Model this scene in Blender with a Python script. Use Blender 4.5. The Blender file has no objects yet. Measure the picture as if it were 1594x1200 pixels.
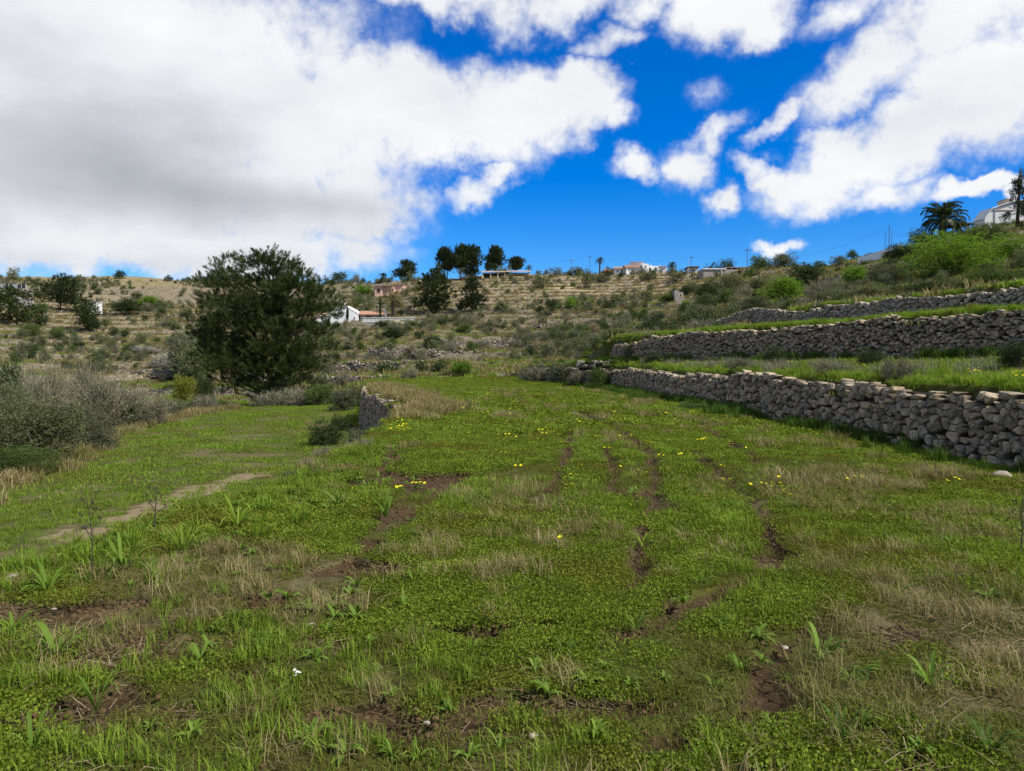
import bpy, math, random
import numpy as np
from mathutils import Vector

# ------------------------------------------------------------------ camera
scene = bpy.context.scene
COL = scene.collection
F, CX, CY = 1181.0, 797.0, 600.0          # focal length and centre in photo pixels
EYE, PITCH = 1.6, math.atan(40.0 / 1181.0)
cam_data = bpy.data.cameras.new('camera')
cam_data.sensor_width = 36.0
cam_data.lens = 36.0 * F / 1594.0
cam_data.clip_start = 0.05
cam_data.clip_end = 5000
cam = bpy.data.objects.new('camera', cam_data)
cam.location = (0, 0, EYE)
cam.rotation_euler = (math.pi / 2 - PITCH, 0, 0)
COL.objects.link(cam)
scene.camera = cam

# ------------------------------------------------------------------ light
SUN_EL, SUN_AZ = math.radians(48), math.radians(120)   # azimuth clockwise from +Y
sd = bpy.data.lights.new('sun', 'SUN')
sd.energy = 5.0
sd.angle = math.radians(0.6)
sd.color = (1.0, 0.95, 0.86)
sun = bpy.data.objects.new('sun', sd)
to_sun = Vector((math.sin(SUN_AZ) * math.cos(SUN_EL), math.cos(SUN_AZ) * math.cos(SUN_EL), math.sin(SUN_EL)))
sun.rotation_euler = to_sun.to_track_quat('Z', 'Y').to_euler()
COL.objects.link(sun)
vs = scene.view_settings
vs.view_transform = 'Standard'
vs.look = 'None'
vs.exposure = 0.46
vs.gamma = 1.0
scene.cycles.max_bounces = 6
scene.cycles.diffuse_bounces = 3
scene.cycles.transmission_bounces = 3
scene.cycles.transparent_max_bounces = 6


# ------------------------------------------------------------------ node helper
class NT:
    def __init__(s, tree):
        s.t = tree
        s.n = tree.nodes
        s.l = tree.links

    def put(s, sock, v):
        if v is None:
            return
        if isinstance(v, bpy.types.NodeSocket):
            s.l.new(v, sock)
        else:
            if hasattr(sock.default_value, '__len__') and not hasattr(v, '__len__'):
                v = (v,) * len(sock.default_value)
            if hasattr(v, '__len__') and len(v) == 3 and hasattr(sock.default_value, '__len__') and len(sock.default_value) == 4:
                v = (*v, 1.0)
            sock.default_value = v

    def new(s, kind, **kw):
        n = s.n.new(kind)
        for k, v in kw.items():
            setattr(n, k, v)
        return n

    def math(s, op, a, b=None, c=None, clamp=False):
        n = s.new('ShaderNodeMath', operation=op, use_clamp=clamp)
        s.put(n.inputs[0], a)
        s.put(n.inputs[1], b)
        s.put(n.inputs[2], c)
        return n.outputs[0]

    def vmath(s, op, a, b=None, scale=None):
        n = s.new('ShaderNodeVectorMath', operation=op)
        s.put(n.inputs[0], a)
        s.put(n.inputs[1], b)
        if scale is not None:
            s.put(n.inputs['Scale'], scale)
        return n.outputs[1] if op in ('LENGTH', 'DOT_PRODUCT', 'DISTANCE') else n.outputs[0]

    def sep(s, v):
        n = s.new('ShaderNodeSeparateXYZ')
        s.put(n.inputs[0], v)
        return n.outputs

    def comb(s, x, y, z=0.0):
        n = s.new('ShaderNodeCombineXYZ')
        for i, v in enumerate((x, y, z)):
            s.put(n.inputs[i], v)
        return n.outputs[0]

    def noise(s, vec, scale, detail=4.0, rough=0.55, dist=0.0, out=0):
        n = s.new('ShaderNodeTexNoise')
        s.put(n.inputs['Vector'], vec)
        s.put(n.inputs['Scale'], scale)
        s.put(n.inputs['Detail'], detail)
        s.put(n.inputs['Roughness'], rough)
        s.put(n.inputs['Distortion'], dist)
        return n.outputs[out]

    def step(s, v, a, b, smooth=True, lo=0.0, hi=1.0):
        n = s.new('ShaderNodeMapRange', interpolation_type='SMOOTHSTEP' if smooth else 'LINEAR')
        for i, w in enumerate((v, a, b, lo, hi)):
            s.put(n.inputs[i], w)
        return n.outputs[0]

    def mix(s, f, a, b, mode='MIX'):
        n = s.new('ShaderNodeMix', data_type='RGBA', blend_type=mode)
        s.put(n.inputs[0], f)
        s.put(n.inputs[6], a)
        s.put(n.inputs[7], b)
        return n.outputs[2]

    def ramp(s, f, stops):
        n = s.new('ShaderNodeValToRGB')
        el = n.color_ramp.elements
        while len(el) < len(stops):
            el.new(0.5)
        for e, (p, c) in zip(el, stops):
            e.position = p
            e.color = (*c, 1.0)
        s.put(n.inputs[0], f)
        return n.outputs[0]

    def attr(s, name):
        n = s.new('ShaderNodeAttribute', attribute_name=name)
        return n.outputs['Fac']


# ------------------------------------------------------------------ world: sky and clouds by direction
def px_dir(px, py):
    """(azimuth, elevation) of the direction the photograph shows at a pixel."""
    tx, ty = (px - CX) / F, (CY - py) / F
    x, y, z = tx, math.cos(PITCH) + ty * math.sin(PITCH), ty * math.cos(PITCH) - math.sin(PITCH)
    return math.atan2(x, y), math.atan2(z, math.hypot(x, y))


def build_world():
    w = bpy.data.worlds.new('World')
    scene.world = w
    w.use_nodes = True
    w.node_tree.nodes.clear()
    T = NT(w.node_tree)
    sky = T.new('ShaderNodeTexSky', sky_type='NISHITA')
    sky.sun_disc = False
    sky.sun_elevation = SUN_EL
    sky.sun_rotation = SUN_AZ
    sky.air_density = 1.0
    sky.dust_density = 0.25
    sky.ozone_density = 3.0
    hs = T.new('ShaderNodeHueSaturation')
    hs.inputs['Saturation'].default_value = 1.62
    hs.inputs['Value'].default_value = 1.0
    T.put(hs.inputs['Color'], sky.outputs[0])
    blue = T.mix(1.0, hs.outputs[0], (0.047, 0.078, 0.116), 'MULTIPLY')
    gen = T.new('ShaderNodeTexCoord').outputs['Generated']
    x, y, z = T.sep(gen)
    az = T.math('ARCTAN2', x, y)
    el = T.math('ARCSINE', z)
    # wandering edges: shift the direction by noise before the cloud masses are read
    n1 = T.vmath('SUBTRACT', T.noise(gen, 7.0, 5.0, 0.62, out=1), (0.5, 0.5, 0.5))
    n0 = T.vmath('SUBTRACT', T.noise(gen, 2.6, 2.0, 0.5, out=1), (0.5, 0.5, 0.5))
    base = T.comb(az, el, 0.0)
    pos = T.vmath('ADD', base, T.vmath('MULTIPLY', n1, (0.15, 0.14, 0.0)))
    pos = T.vmath('ADD', pos, T.vmath('MULTIPLY', n0, (0.05, 0.03, 0.0)))

    def masses(blobs, p, grow=1.0, join='ADD'):
        tot = None
        for (px, py, rx, ry, rot, amp) in blobs:
            a, e = px_dir(px, py)
            k = 1.0 / F
            m = T.new('ShaderNodeMapping', vector_type='TEXTURE')
            m.inputs['Location'].default_value = (a, e, 0)
            m.inputs['Rotation'].default_value = (0, 0, math.radians(rot))
            m.inputs['Scale'].default_value = (rx * k * grow, ry * k * grow, 1)
            T.put(m.inputs[0], p)
            g = T.new('ShaderNodeTexGradient', gradient_type='SPHERICAL')
            T.put(g.inputs[0], m.outputs[0])
            v = T.math('MULTIPLY', g.outputs['Fac'], amp)
            tot = v if tot is None else T.math(join, tot, v)
        return tot

    clouds = [
        (60, 60, 560, 260, 0, 1.3), (150, 250, 520, 200, 0, 1.3), (420, 180, 330, 150, -8, 1.2), (640, 180, 270, 110, -6, 1.2),
        (800, 165, 180, 95, 0, 1.2), (895, 160, 110, 80, 0, 1.2), (955, 185, 60, 50, 0, 0.8), (470, 320, 250, 95, 10, 1.1),
        (430, 385, 220, 65, 0, 1.1), (160, 360, 420, 85, 0, 1.1), (200, 0, 330, 120, 0, 1.0), (725, 310, 66, 40, 15, 0.72), (768, 287, 58, 26, 25, 0.62),
        (690, -14, 190, 44, 0, 0.8), (850, -5, 150, 55, 0, 0.75), (1000, 5, 120, 50, 0, 0.9), (1110, 5, 130, 75, 0, 1.1), (1170, 40, 80, 45, 10, 0.75),
        (960, 62, 80, 30, 0, 0.6), (1520, 10, 170, 120, 0, 1.0), (1345, 135, 130, 75, 30, 0.85), (1550, 135, 170, 115, 10, 1.1), (1455, 205, 180, 75, 25, 0.9),
        (1300, 280, 140, 60, 12, 0.95), (1390, 300, 110, 44, 0, 0.8), (1228, 200, 80, 26, 34, 0.68), (1205, 285, 80, 32, -18, 0.8), (1310, 20, 90, 45, 10, 0.55),
        (1115, 222, 85, 30, 28, 0.62), (1072, 272, 46, 52, 0, 0.58), (1095, 245, 46, 38, 30, 0.55), (998, 270, 66, 30, 8, 0.62), (1120, 330, 46, 34, 0, 0.68),
        (1530, 303, 66, 26, 4, 1.2), (1215, 387, 55, 20, 0, 0.9), (1100, 158, 40, 36, 0, 0.3), (1640, 60, 150, 200, 0, 0.6),
    ]
    inside = masses(clouds, pos, 1.0, 'MAXIMUM')
    # outside the view unseen broken cloud goes on, thickened to whiten the ambient light
    flat = T.comb(T.math('DIVIDE', x, T.math('ADD', T.math('ABSOLUTE', z), 0.25)), T.math('DIVIDE', y, T.math('ADD', T.math('ABSOLUTE', z), 0.25)), 0.0)
    wide = T.math('MULTIPLY', T.math('SUBTRACT', T.noise(flat, 1.3, 5.0, 0.55, 0.2), 0.43), 4.5)
    fx = T.step(T.math('ABSOLUTE', az), 0.60, 0.80)
    fy = T.step(el, 0.44, 0.62)
    out = T.math('MAXIMUM', fx, fy)
    dens = T.math('ADD', T.math('MULTIPLY', inside, T.math('SUBTRACT', 1.0, out)), T.math('MULTIPLY', wide, out))
    fine = T.math('SUBTRACT', T.noise(gen, 11.0, 7.0, 0.66), 0.5)
    wisp = T.math('SUBTRACT', T.noise(gen, 36.0, 4.0, 0.6), 0.5)
    dens2 = T.math('ADD', dens, T.math('ADD', T.math('MULTIPLY', fine, 1.5), T.math('MULTIPLY', wisp, 0.55)))
    alpha = T.math('MULTIPLY', T.step(dens2, -0.04, 0.66), T.step(dens, 0.0, 0.40))
    # thicker middles and undersides are greyer
    greys = masses([(60, 280, 460, 90, -6, 0.26), (330, 296, 360, 60, -8, 0.32), (470, 312, 220, 36, 0, 0.24), (250, 404, 420, 34, 0, 0.32), (60, 160, 620, 260, 0, 0.34), (300, 230, 420, 150, -10, 0.20),
                    (1470, 205, 190, 60, 18, 0.22), (1330, 95, 120, 70, 0, 0.15)],
                   T.vmath('ADD', base, T.vmath('MULTIPLY', n0, (0.20, 0.13, 0.0))))
    lump = T.math('SUBTRACT', T.noise(T.vmath('MULTIPLY', gen, (1.0, 1.0, 1.9)), 5.0, 5.0, 0.55), 0.5)
    g = T.math('ADD', greys, T.math('MULTIPLY', lump, 1.0))
    g = T.math('ADD', g, T.math('MULTIPLY', T.step(wide, 0.6, 2.2), T.math('MULTIPLY', out, 0.5)))
    ccol = T.ramp(T.math('ADD', g, 0.08, clamp=True), [(0.0, (0.70, 0.71, 0.72)), (0.25, (0.61, 0.625, 0.65)), (0.55, (0.44, 0.455, 0.49)), (1.0, (0.31, 0.325, 0.355))])
    col = T.mix(alpha, blue, ccol)
    bg = T.new('ShaderNodeBackground')
    T.put(bg.inputs['Color'], col)
    bg.inputs['Strength'].default_value = 1.0
    o = T.new('ShaderNodeOutputWorld')
    T.l.new(bg.outputs[0], o.inputs[0])
    w.cycles.sampling_method = 'NONE'


build_world()


# ------------------------------------------------------------------ object helpers
def tag(o, label=None, cat=None, group=None, kind=None):
    if label:
        o['label'] = label
    if cat:
        o['category'] = cat
    if group:
        o['group'] = group
    if kind:
        o['kind'] = kind
    return o


def empty(name, loc, rz=0.0, label=None, cat=None, group=None):
    o = bpy.data.objects.new(name, None)
    o.location = loc
    o.rotation_euler = (0, 0, rz)
    o.empty_display_size = 0.2
    COL.objects.link(o)
    return tag(o, label, cat, group)


def mesh_np(name, V, Q, mat=None, v=None, smooth=False, tris=None, midx=None):
    V = np.ascontiguousarray(V, dtype=np.float32).reshape(-1, 3)
    Q = np.ascontiguousarray(Q, dtype=np.int32).reshape(-1, 4)
    me = bpy.data.meshes.new(name)
    nt = 0 if tris is None else len(tris)
    me.vertices.add(len(V))
    me.vertices.foreach_set('co', V.ravel())
    loops = Q.ravel()
    starts = np.arange(len(Q), dtype=np.int32) * 4
    if nt:
        tris = np.ascontiguousarray(tris, dtype=np.int32).reshape(-1, 3)
        starts = np.concatenate([starts, len(loops) + np.arange(nt, dtype=np.int32) * 3])
        loops = np.concatenate([loops, tris.ravel()])
    me.loops.add(len(loops))
    me.loops.foreach_set('vertex_index', loops)
    me.polygons.add(len(starts))
    me.polygons.foreach_set('loop_start', starts)
    if smooth:
        me.polygons.foreach_set('use_smooth', np.ones(len(starts), dtype=bool))
    if mat is not None:
        for m in (mat if isinstance(mat, (list, tuple)) else [mat]):
            me.materials.append(m)
    if midx is not None:
        me.polygons.foreach_set('material_index', np.ascontiguousarray(midx, dtype=np.int32))
    if v is not None:
        for k, a in (v.items() if isinstance(v, dict) else (('v', v),)):
            at = me.attributes.new(k, 'FLOAT', 'POINT')
            at.data.foreach_set('value', np.ascontiguousarray(a, dtype=np.float32))
    me.update(calc_edges=True)
    if not smooth and hasattr(me, 'shade_flat'):
        me.shade_flat()
    return me


def link(name, me, parent=None, loc=(0, 0, 0), rz=0.0, sc=None):
    o = bpy.data.objects.new(name, me)
    o.location = loc
    o.rotation_euler = (0, 0, rz)
    if sc is not None:
        o.scale = sc if hasattr(sc, '__len__') else (sc, sc, sc)
    if parent is not None:
        o.parent = parent
    COL.objects.link(o)
    return o


class MB:
    """Collects boxes, prisms and tubes into one mesh."""
    def __init__(s):
        s.V, s.F = [], []

    def add(s, verts, faces):
        b = len(s.V)
        s.V += [tuple(v) for v in verts]
        s.F += [tuple(b + i for i in f) for f in faces]
        return s

    def box(s, x0, x1, y0, y1, z0, z1):
        return s.add([(x0, y0, z0), (x1, y0, z0), (x1, y1, z0), (x0, y1, z0), (x0, y0, z1), (x1, y0, z1), (x1, y1, z1), (x0, y1, z1)],
                     [(0, 3, 2, 1), (4, 5, 6, 7), (0, 1, 5, 4), (1, 2, 6, 5), (2, 3, 7, 6), (3, 0, 4, 7)])

    def tube(s, pts, rads, n=7, cap=True):
        pts = [Vector(p) for p in pts]
        b = len(s.V)
        for i, (p, r) in enumerate(zip(pts, rads)):
            d = (pts[min(i + 1, len(pts) - 1)] - pts[max(i - 1, 0)]).normalized()
            a = d.cross(Vector((0.31, 0.95, 0.1))).normalized()
            c = d.cross(a).normalized()
            for k in range(n):
                t = 2 * math.pi * k / n
                s.V.append(tuple(p + a * (r * math.cos(t)) + c * (r * math.sin(t))))
        for i in range(len(pts) - 1):
            for k in range(n):
                k2 = (k + 1) % n
                s.F.append((b + i * n + k, b + i * n + k2, b + (i + 1) * n + k2, b + (i + 1) * n + k))
        if cap:
            s.F.append(tuple(b + k for k in range(n))[::-1])
            s.F.append(tuple(b + (len(pts) - 1) * n + k for k in range(n)))
        return s

    def mesh(s, name, mat, smooth=False):
        me = bpy.data.meshes.new(name)
        me.from_pydata(s.V, [], s.F)
        me.materials.append(mat)
        if smooth:
            me.polygons.foreach_set('use_smooth', [True] * len(me.polygons))
        me.update()
        return me

    def build(s, name, mat, parent=None, smooth=False, loc=(0, 0, 0), rz=0.0):
        return link(name, s.mesh(name, mat, smooth), parent, loc, rz)


# ------------------------------------------------------------------ numpy noise
def _hash(ix, iy, seed):
    h = (ix.astype(np.int64) * 374761393 + iy.astype(np.int64) * 668265263 + seed * 1442695041) & 0xFFFFFFFF
    h = ((h ^ (h >> 13)) * 1274126177) & 0xFFFFFFFF
    h = h ^ (h >> 16)
    return (h & 0xFFFFFF) / float(0xFFFFFF)


def vnoise(x, y, seed=0):
    x, y = np.asarray(x, float), np.asarray(y, float)
    ix, iy = np.floor(x), np.floor(y)
    fx, fy = x - ix, y - iy
    fx, fy = fx * fx * (3 - 2 * fx), fy * fy * (3 - 2 * fy)
    a, b = _hash(ix, iy, seed), _hash(ix + 1, iy, seed)
    c, d = _hash(ix, iy + 1, seed), _hash(ix + 1, iy + 1, seed)
    return (a + (b - a) * fx) * (1 - fy) + (c + (d - c) * fx) * fy


def fbm(x, y, seed=0, o=4, g=0.5):
    t, a, s = 0.0, 1.0, 0.0
    x, y = np.asarray(x, float), np.asarray(y, float)
    for i in range(o):
        t = t + a * vnoise(x, y, seed + i * 17)
        s += a
        a *= g
        x, y = x * 2.03 + 5.1, y * 2.03 + 9.7
    return t / s


def sstep(a, b, v):
    t = np.clip((np.asarray(v, float) - a) / (b - a), 0, 1)
    return t * t * (3 - 2 * t)


# ------------------------------------------------------------------ the lie of the land
def zpx(py, d):
    ty = (CY - py) / F
    return EYE + (ty * math.cos(PITCH) - math.sin(PITCH)) / (math.cos(PITCH) + ty * math.sin(PITCH)) * d


# photo column -> (distance, photo row) of the slope behind the fields; ('z', h) gives the height itself
PROFILE = {
    -800: [(0, 'z', -3), (66, 'z', -3.5), (130, 'z', 5), (200, 'z', 15), (350, 'z', 40), (450, 'z', 38), (1300, 'z', 20)],
    0: [(0, 'z', -4), (50, 'z', -4.2), (66, 'z', -3.6), (90, 588), (130, 535), (200, 478), (280, 443), (350, 428), (420, 'z', 38), (1300, 'z', 20)],
    200: [(0, 'z', -4), (50, 'z', -4.2), (66, 'z', -3.2), (78, 618), (92, 598), (112, 572), (150, 530), (220, 480), (300, 445), (370, 427), (430, 'z', 42), (1300, 'z', 20)],
    400: [(0, 'z', -3), (58, 'z', -2.9), (68, 'z', -2.6), (80, 612), (100, 585), (130, 553), (180, 510), (250, 465), (330, 434), (380, 'z', 35), (1300, 'z', 20)],
    520: [(0, 'z', -2), (60, 'z', -2.0), (70, 603), (85, 584), (100, 566), (130, 535), (170, 499), (220, 462), (270, 436), (310, 'z', 29), (1300, 'z', 15)],
    640: [(0, 'z', 0), (62, 'z', 0.05), (80, 576), (100, 556), (140, 512), (180, 481), (220, 449), (250, 430), (290, 'z', 27), (1300, 'z', 10)],
    800: [(0, 'z', 0), (62, 'z', 0.2), (80, 571), (100, 553), (140, 515), (180, 472), (220, 437), (245, 424), (290, 'z', 27), (1300, 'z', 10)],
    940: [(0, 'z', 1.5), (50, 'z', 1.6), (62, 568), (80, 552), (100, 534), (140, 500), (180, 464), (220, 434), (252, 421), (300, 'z', 29), (1300, 'z', 10)],
    1060: [(0, 'z', 3), (46, 'z', 2.9), (55, 540), (70, 526), (90, 508), (120, 486), (160, 460), (200, 437), (232, 420), (280, 'z', 28), (1300, 'z', 10)],
    1200: [(0, 'z', 4.3), (45, 'z', 4.4), (65, 495), (80, 475), (100, 455), (130, 432), (160, 414), (178, 405), (230, 'z', 25), (1300, 'z', 10)],
    1350: [(0, 'z', 4.3), (40, 'z', 4.5), (50, 462), (65, 440), (85, 415), (105, 396), (118, 388), (170, 'z', 20), (1300, 'z', 10)],
    1480: [(0, 'z', 4.4), (34, 'z', 4.5), (38, 466), (50, 443), (65, 415), (80, 384), (94, 360), (130, 'z', 20), (1300, 'z', 10)],
    1594: [(0, 'z', 4.5), (30, 'z', 4.6), (40, 448), (55, 412), (70, 378), (88, 345), (100, 338), (140, 'z', 22), (1300, 'z', 12)],
    2600: [(0, 'z', 5), (30, 'z', 5.5), (60, 'z', 10), (100, 'z', 19), (1300, 'z', 15)],
}
DG = np.arange(0, 1302, 2.0)
UG = np.arange(-800, 2601, 10.0)


def _table():
    cols = sorted(PROFILE)
    rows = []
    for c in cols:
        ds, zs = [], []
        for e in PROFILE[c]:
            ds.append(e[0])
            zs.append(e[2] if e[1] == 'z' else zpx(e[1], e[0]))
        rows.append(np.interp(DG, ds, zs))
    rows = np.array(rows)
    t = np.array([np.interp(UG, cols, rows[:, j]) for j in range(len(DG))]).T
    k = np.ones(9) / 9
    t = np.apply_along_axis(lambda r: np.convolve(np.pad(r, 4, 'edge'), k, 'valid'), 0, t)
    k = np.ones(3) / 3
    t = np.apply_along_axis(lambda r: np.convolve(np.pad(r, 1, 'edge'), k, 'valid'), 1, t)
    return t


TAB = _table()


def S(x, y):
    d = np.clip(y, 12.0, 1298)
    p = np.clip(CX + F * x / d, -800, 2599)
    i = (p + 800) / 10.0
    j = d / 2.0
    i0, j0 = np.floor(i).astype(int), np.floor(j).astype(int)
    fi, fj = i - i0, j - j0
    i1, j1 = np.minimum(i0 + 1, TAB.shape[0] - 1), np.minimum(j0 + 1, TAB.shape[1] - 1)
    return (TAB[i0, j0] * (1 - fi) + TAB[i1, j0] * fi) * (1 - fj) + (TAB[i0, j1] * (1 - fi) + TAB[i1, j1] * fi) * fj


STEP = 1.45


def terraced(x, y):
    s = S(x, y)
    sn = s + 1.9 * (fbm(x / 30, y / 26, 3, 4) - 0.5)
    q = sn / STEP
    k = np.floor(q)
    f = q - k
    g = np.where(f < 0.93, 0.22 * f / 0.93, 0.22 + 0.78 * (f - 0.93) / 0.07)
    t = STEP * (k + g) - 0.35
    m = 0.45 + 0.55 * sstep(0.36, 0.5, fbm(x / 30 + 7, y / 22, 11, 3))
    fade = sstep(60, 70, y) * (1 - sstep(290, 400, y))
    m = m * fade
    return s * (1 - m) + t * m + (fbm(x / 3, y / 3, 5, 3) - 0.5) * 0.5 * sstep(60, 90, y)


W1 = ([-10, 0, 8, 11.8, 14.5, 20.5, 26, 36, 44, 51, 60, 64], [9.0, 8.7, 8.4, 8.15, 7.9, 7.1, 6.7, 6.1, 5.1, 3.4, 1.2, 0.4])
W2 = ([-10, 0, 10, 20, 26, 33, 40, 46, 60], [23.0, 20.5, 17.0, 13.5, 11.5, 9.5, 7.3, 5.6, 3.0])
W3 = ([-10, 0, 20, 35, 42, 50, 59, 70], [33.0, 29.0, 22.5, 18.5, 17.3, 16.8, 16.4, 16.2])
EL = ([-10, 0, 5.6, 9.4, 15, 21, 24, 30, 37.7, 45, 60, 64], [-4.5, -4.2, -3.8, -2.9, -2.8, -2.9, -3.3, -5.1, -7.5, -8.6, -11, -12])
EW = ([-10, 0, 10, 17, 20, 22.6, 24.4, 30, 60], [3.4, 3.0, 2.3, 1.8, 1.4, 1.0, 0.42, 0.4, 0.4])        # run of the bank below the edge
LL = ([-10, 0, 15, 21, 30, 40, 50, 58, 66], [-13, -13, -13.6, -14.6, -17.5, -20.5, -21, -20.0, -19])   # outer edge of the lower field


def w1(y): return np.interp(y, *W1)
def w2(y): return np.interp(y, *W2)
def w3(y): return np.interp(y, *W3)
def el(y): return np.interp(y, *EL)
def lerp(a, b, t): return a + (b - a) * t


TRACKS = [  # wheel ruts in the field, photo pixels
    [(905, 640), (940, 655), (985, 680), (1012, 705), (1022, 740), (1018, 775), (1005, 810), (992, 890)],
    [(875, 650), (885, 672), (886, 695), (876, 720), (862, 755), (835, 790)],
    [(1075, 700), (1120, 730), (1150, 755), (1180, 790), (1200, 830), (1207, 862)],
    [(1085, 662), (1110, 672), (1140, 688), (1165, 702), (1185, 722)],
    [(1020, 775), (1050, 795), (1080, 812)],
    [(400, 935), (500, 895), (575, 850), (640, 800), (700, 757), (720, 740)],
    [(960, 990), (1040, 955), (1100, 925), (1160, 902)],
    [(1226, 985), (1212, 1020), (1190, 1060), (1168, 1095)],
    [(620, 690), (600, 720), (560, 760)],
    [(660, 740), (620, 790), (560, 845)],
    [(945, 700), (955, 730), (950, 770)],
]
def field_hit(px, py, z=0.0):
    ty = (CY - py) / F
    k = math.cos(PITCH) + ty * math.sin(PITCH)
    r = (ty * math.cos(PITCH) - math.sin(PITCH)) / k
    d = (z - EYE) / r
    return ((px - CX) / F / k * d, d)


def seg_dist(x, y, pts):
    best = np.full(np.shape(x), 1e9)
    for (ax, ay), (bx, by) in zip(pts[:-1], pts[1:]):
        dx, dy = bx - ax, by - ay
        t = np.clip(((x - ax) * dx + (y - ay) * dy) / (dx * dx + dy * dy), 0, 1)
        best = np.minimum(best, np.hypot(x - ax - t * dx, y - ay - t * dy))
    return best


TR = [[field_hit(*p) for p in t] for t in TRACKS]
def rut_dist(x, y):
    d = np.full(np.shape(x), 1e9)
    for t in TR:
        d = np.minimum(d, seg_dist(x, y, t))
    return d


PATCH = [  # bare soil patches: photo pixel, half width, half depth in metres
    (30, 950, 0.8, 0.35), (150, 935, 0.45, 0.25), (640, 745, 0.9, 1.0), (850, 970, 0.16, 0.1), (1080, 938, 0.5, 0.12), (1200, 1045, 0.10, 0.38),
    (560, 880, 0.5, 0.3), (640, 690, 0.3, 0.7), (615, 715, 0.35, 0.7), (300, 1000, 0.3, 0.15), (250, 1105, 0.22, 0.1), (590, 1110, 0.4, 0.14), (760, 1090, 0.45, 0.16),
    (720, 975, 0.35, 0.2), (690, 1130, 0.4, 0.1), (400, 925, 0.4, 0.15), (1000, 770, 0.5, 0.5), (1210, 860, 0.2, 0.5), (1190, 880, 0.15, 0.3), (100, 1040, 0.3, 0.12), (960, 1090, 0.3, 0.1),
]
PT = [(*field_hit(a, b), c, d) for a, b, c, d in PATCH]


def soil_mask(x, y):
    n = fbm(x * 3.1, y * 3.1, 41, 4)
    m = np.zeros(np.shape(x))
    for t in TR:
        d = seg_dist(x, y, t)
        wdt = 0.05 + 0.05 * sstep(8, 20, y)
        m = np.maximum(m, sstep(wdt + 0.08, wdt - 0.05, d + (n - 0.5) * 0.20) * (0.8 + 0.2 * sstep(0.25, 0.45, fbm(x * 1.3, y * 1.3, 9, 2))))
    for a, b, c, e in PT:
        r = np.hypot((x - a) / c, (y - b) / e)
        m = np.maximum(m, sstep(1.25, 0.55, r + (n - 0.5) * 1.4))
    near = sstep(7.5, 3.0, y)  # extra bare soil close by, its dark colour also standing for cloud shade
    m = np.maximum(m, sstep(0.61, 0.72, n * 0.55 + 0.45 * fbm(x * 0.9, y * 0.9, 77, 3) + 0.05 * near) * (0.45 + 0.55 * near) * sstep(30, 12, y))
    return np.clip(m, 0, 1)


PATH = [field_hit(392, 737, -1.75), field_hit(330, 756, -1.75), field_hit(255, 785, -1.75), field_hit(175, 811, -1.75), field_hit(115, 836, -1.75)]


def path_mask(x, y):
    d = seg_dist(x, y, PATH)
    return sstep(0.85, 0.15, d + (fbm(x * 2.6, y * 2.6, 23, 4) - 0.5) * 1.7)


def H(x, y):
    x, y = np.asarray(x, float), np.asarray(y, float)
    a, b, c, e = w1(y), w2(y), w3(y), el(y)
    s = S(x, y)
    base = 0.16 * (fbm(x / 2.6, y / 2.6, 1, 3) - 0.5) * sstep(0.3, 1.5, a - x)
    base = base - 0.16 * sstep(2.5, 0.2, a - x) * sstep(22, 12, y)
    z = base.copy()
    # the terraces climbing on the right
    up = 0.28 * (fbm(x / 3, y / 3, 2, 3) - 0.5)
    f12 = np.clip((x - a) / np.maximum(b - a, 0.5), 0, 1)
    z2 = lerp(1.08, 1.68, f12) + up * 0.5
    f23 = np.clip((x - b) / np.maximum(c - b, 0.5), 0, 1)
    z3 = lerp(2.9, 3.35, f23) + up * 0.7
    z4 = np.maximum(4.45, s) + up
    z = np.where(x > a + 0.28, lerp(z, z2, sstep(0.28, 0.5, x - a)), z)
    z = np.where(x > b + 0.28, lerp(z, z3, sstep(0.28, 0.55, x - b)), z)
    z = np.where(x > c + 0.28, lerp(z, z4, sstep(0.28, 0.6, x - c)), z)
    # the bank and the lower field on the left
    run = np.interp(y, *EW)
    wl = sstep(22.6, 24.2, y)
    down = e + 0.62 * wl - x
    low = -1.75 - 0.012 * np.maximum(down - run, 0) + 0.14 * (fbm(x / 3, y / 3, 6, 3) - 0.5)
    ll = np.interp(y, *LL)
    low = low - 1.3 * sstep(0, 4.0, ll - x) - 0.03 * np.maximum(ll - 4 - x, 0)
    low = low - 0.9 * sstep(57.0, 58.5, y)
    z = np.where(down > 0, lerp(z, low, sstep(0, 1, down / run) * 0.7 + 0.3 * np.clip(down / run, 0, 1)), z)
    # into the slope behind
    t = terraced(x, y)
    kr = sstep(44, 56, y) * sstep(0.3, 1.5, x - a)
    kf = sstep(60, 67, y)
    z = lerp(z, np.where(x > a, np.maximum(t, 0.9), t), np.maximum(kr, kf))
    return z


def hit(px, py, d0=3.0, d1=520.0):
    """The point of the ground seen at a photo pixel."""
    tx, ty = (px - CX) / F, (CY - py) / F
    k = math.cos(PITCH) + ty * math.sin(PITCH)
    d = np.concatenate([np.arange(d0, 70, 0.1), np.arange(70, d1, 0.25)])
    x = tx / k * d
    z = EYE + (ty * math.cos(PITCH) - math.sin(PITCH)) / k * d
    g = H(x, d)
    w = np.nonzero(g >= z)[0]
    i = w[0] if len(w) else int(np.argmin(z - g))
    return Vector((x[i], d[i], g[i]))


def at(px, py, d):
    """The point at forward distance d that the photo shows at a pixel."""
    return Vector(((px - CX) / F / (math.cos(PITCH) + (CY - py) / F * math.sin(PITCH)) * d, d, zpx(py, d)))


def ground_at(px, d):
    x = (px - CX) / F * d
    return Vector((x, d, float(H(x, d))))


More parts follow.
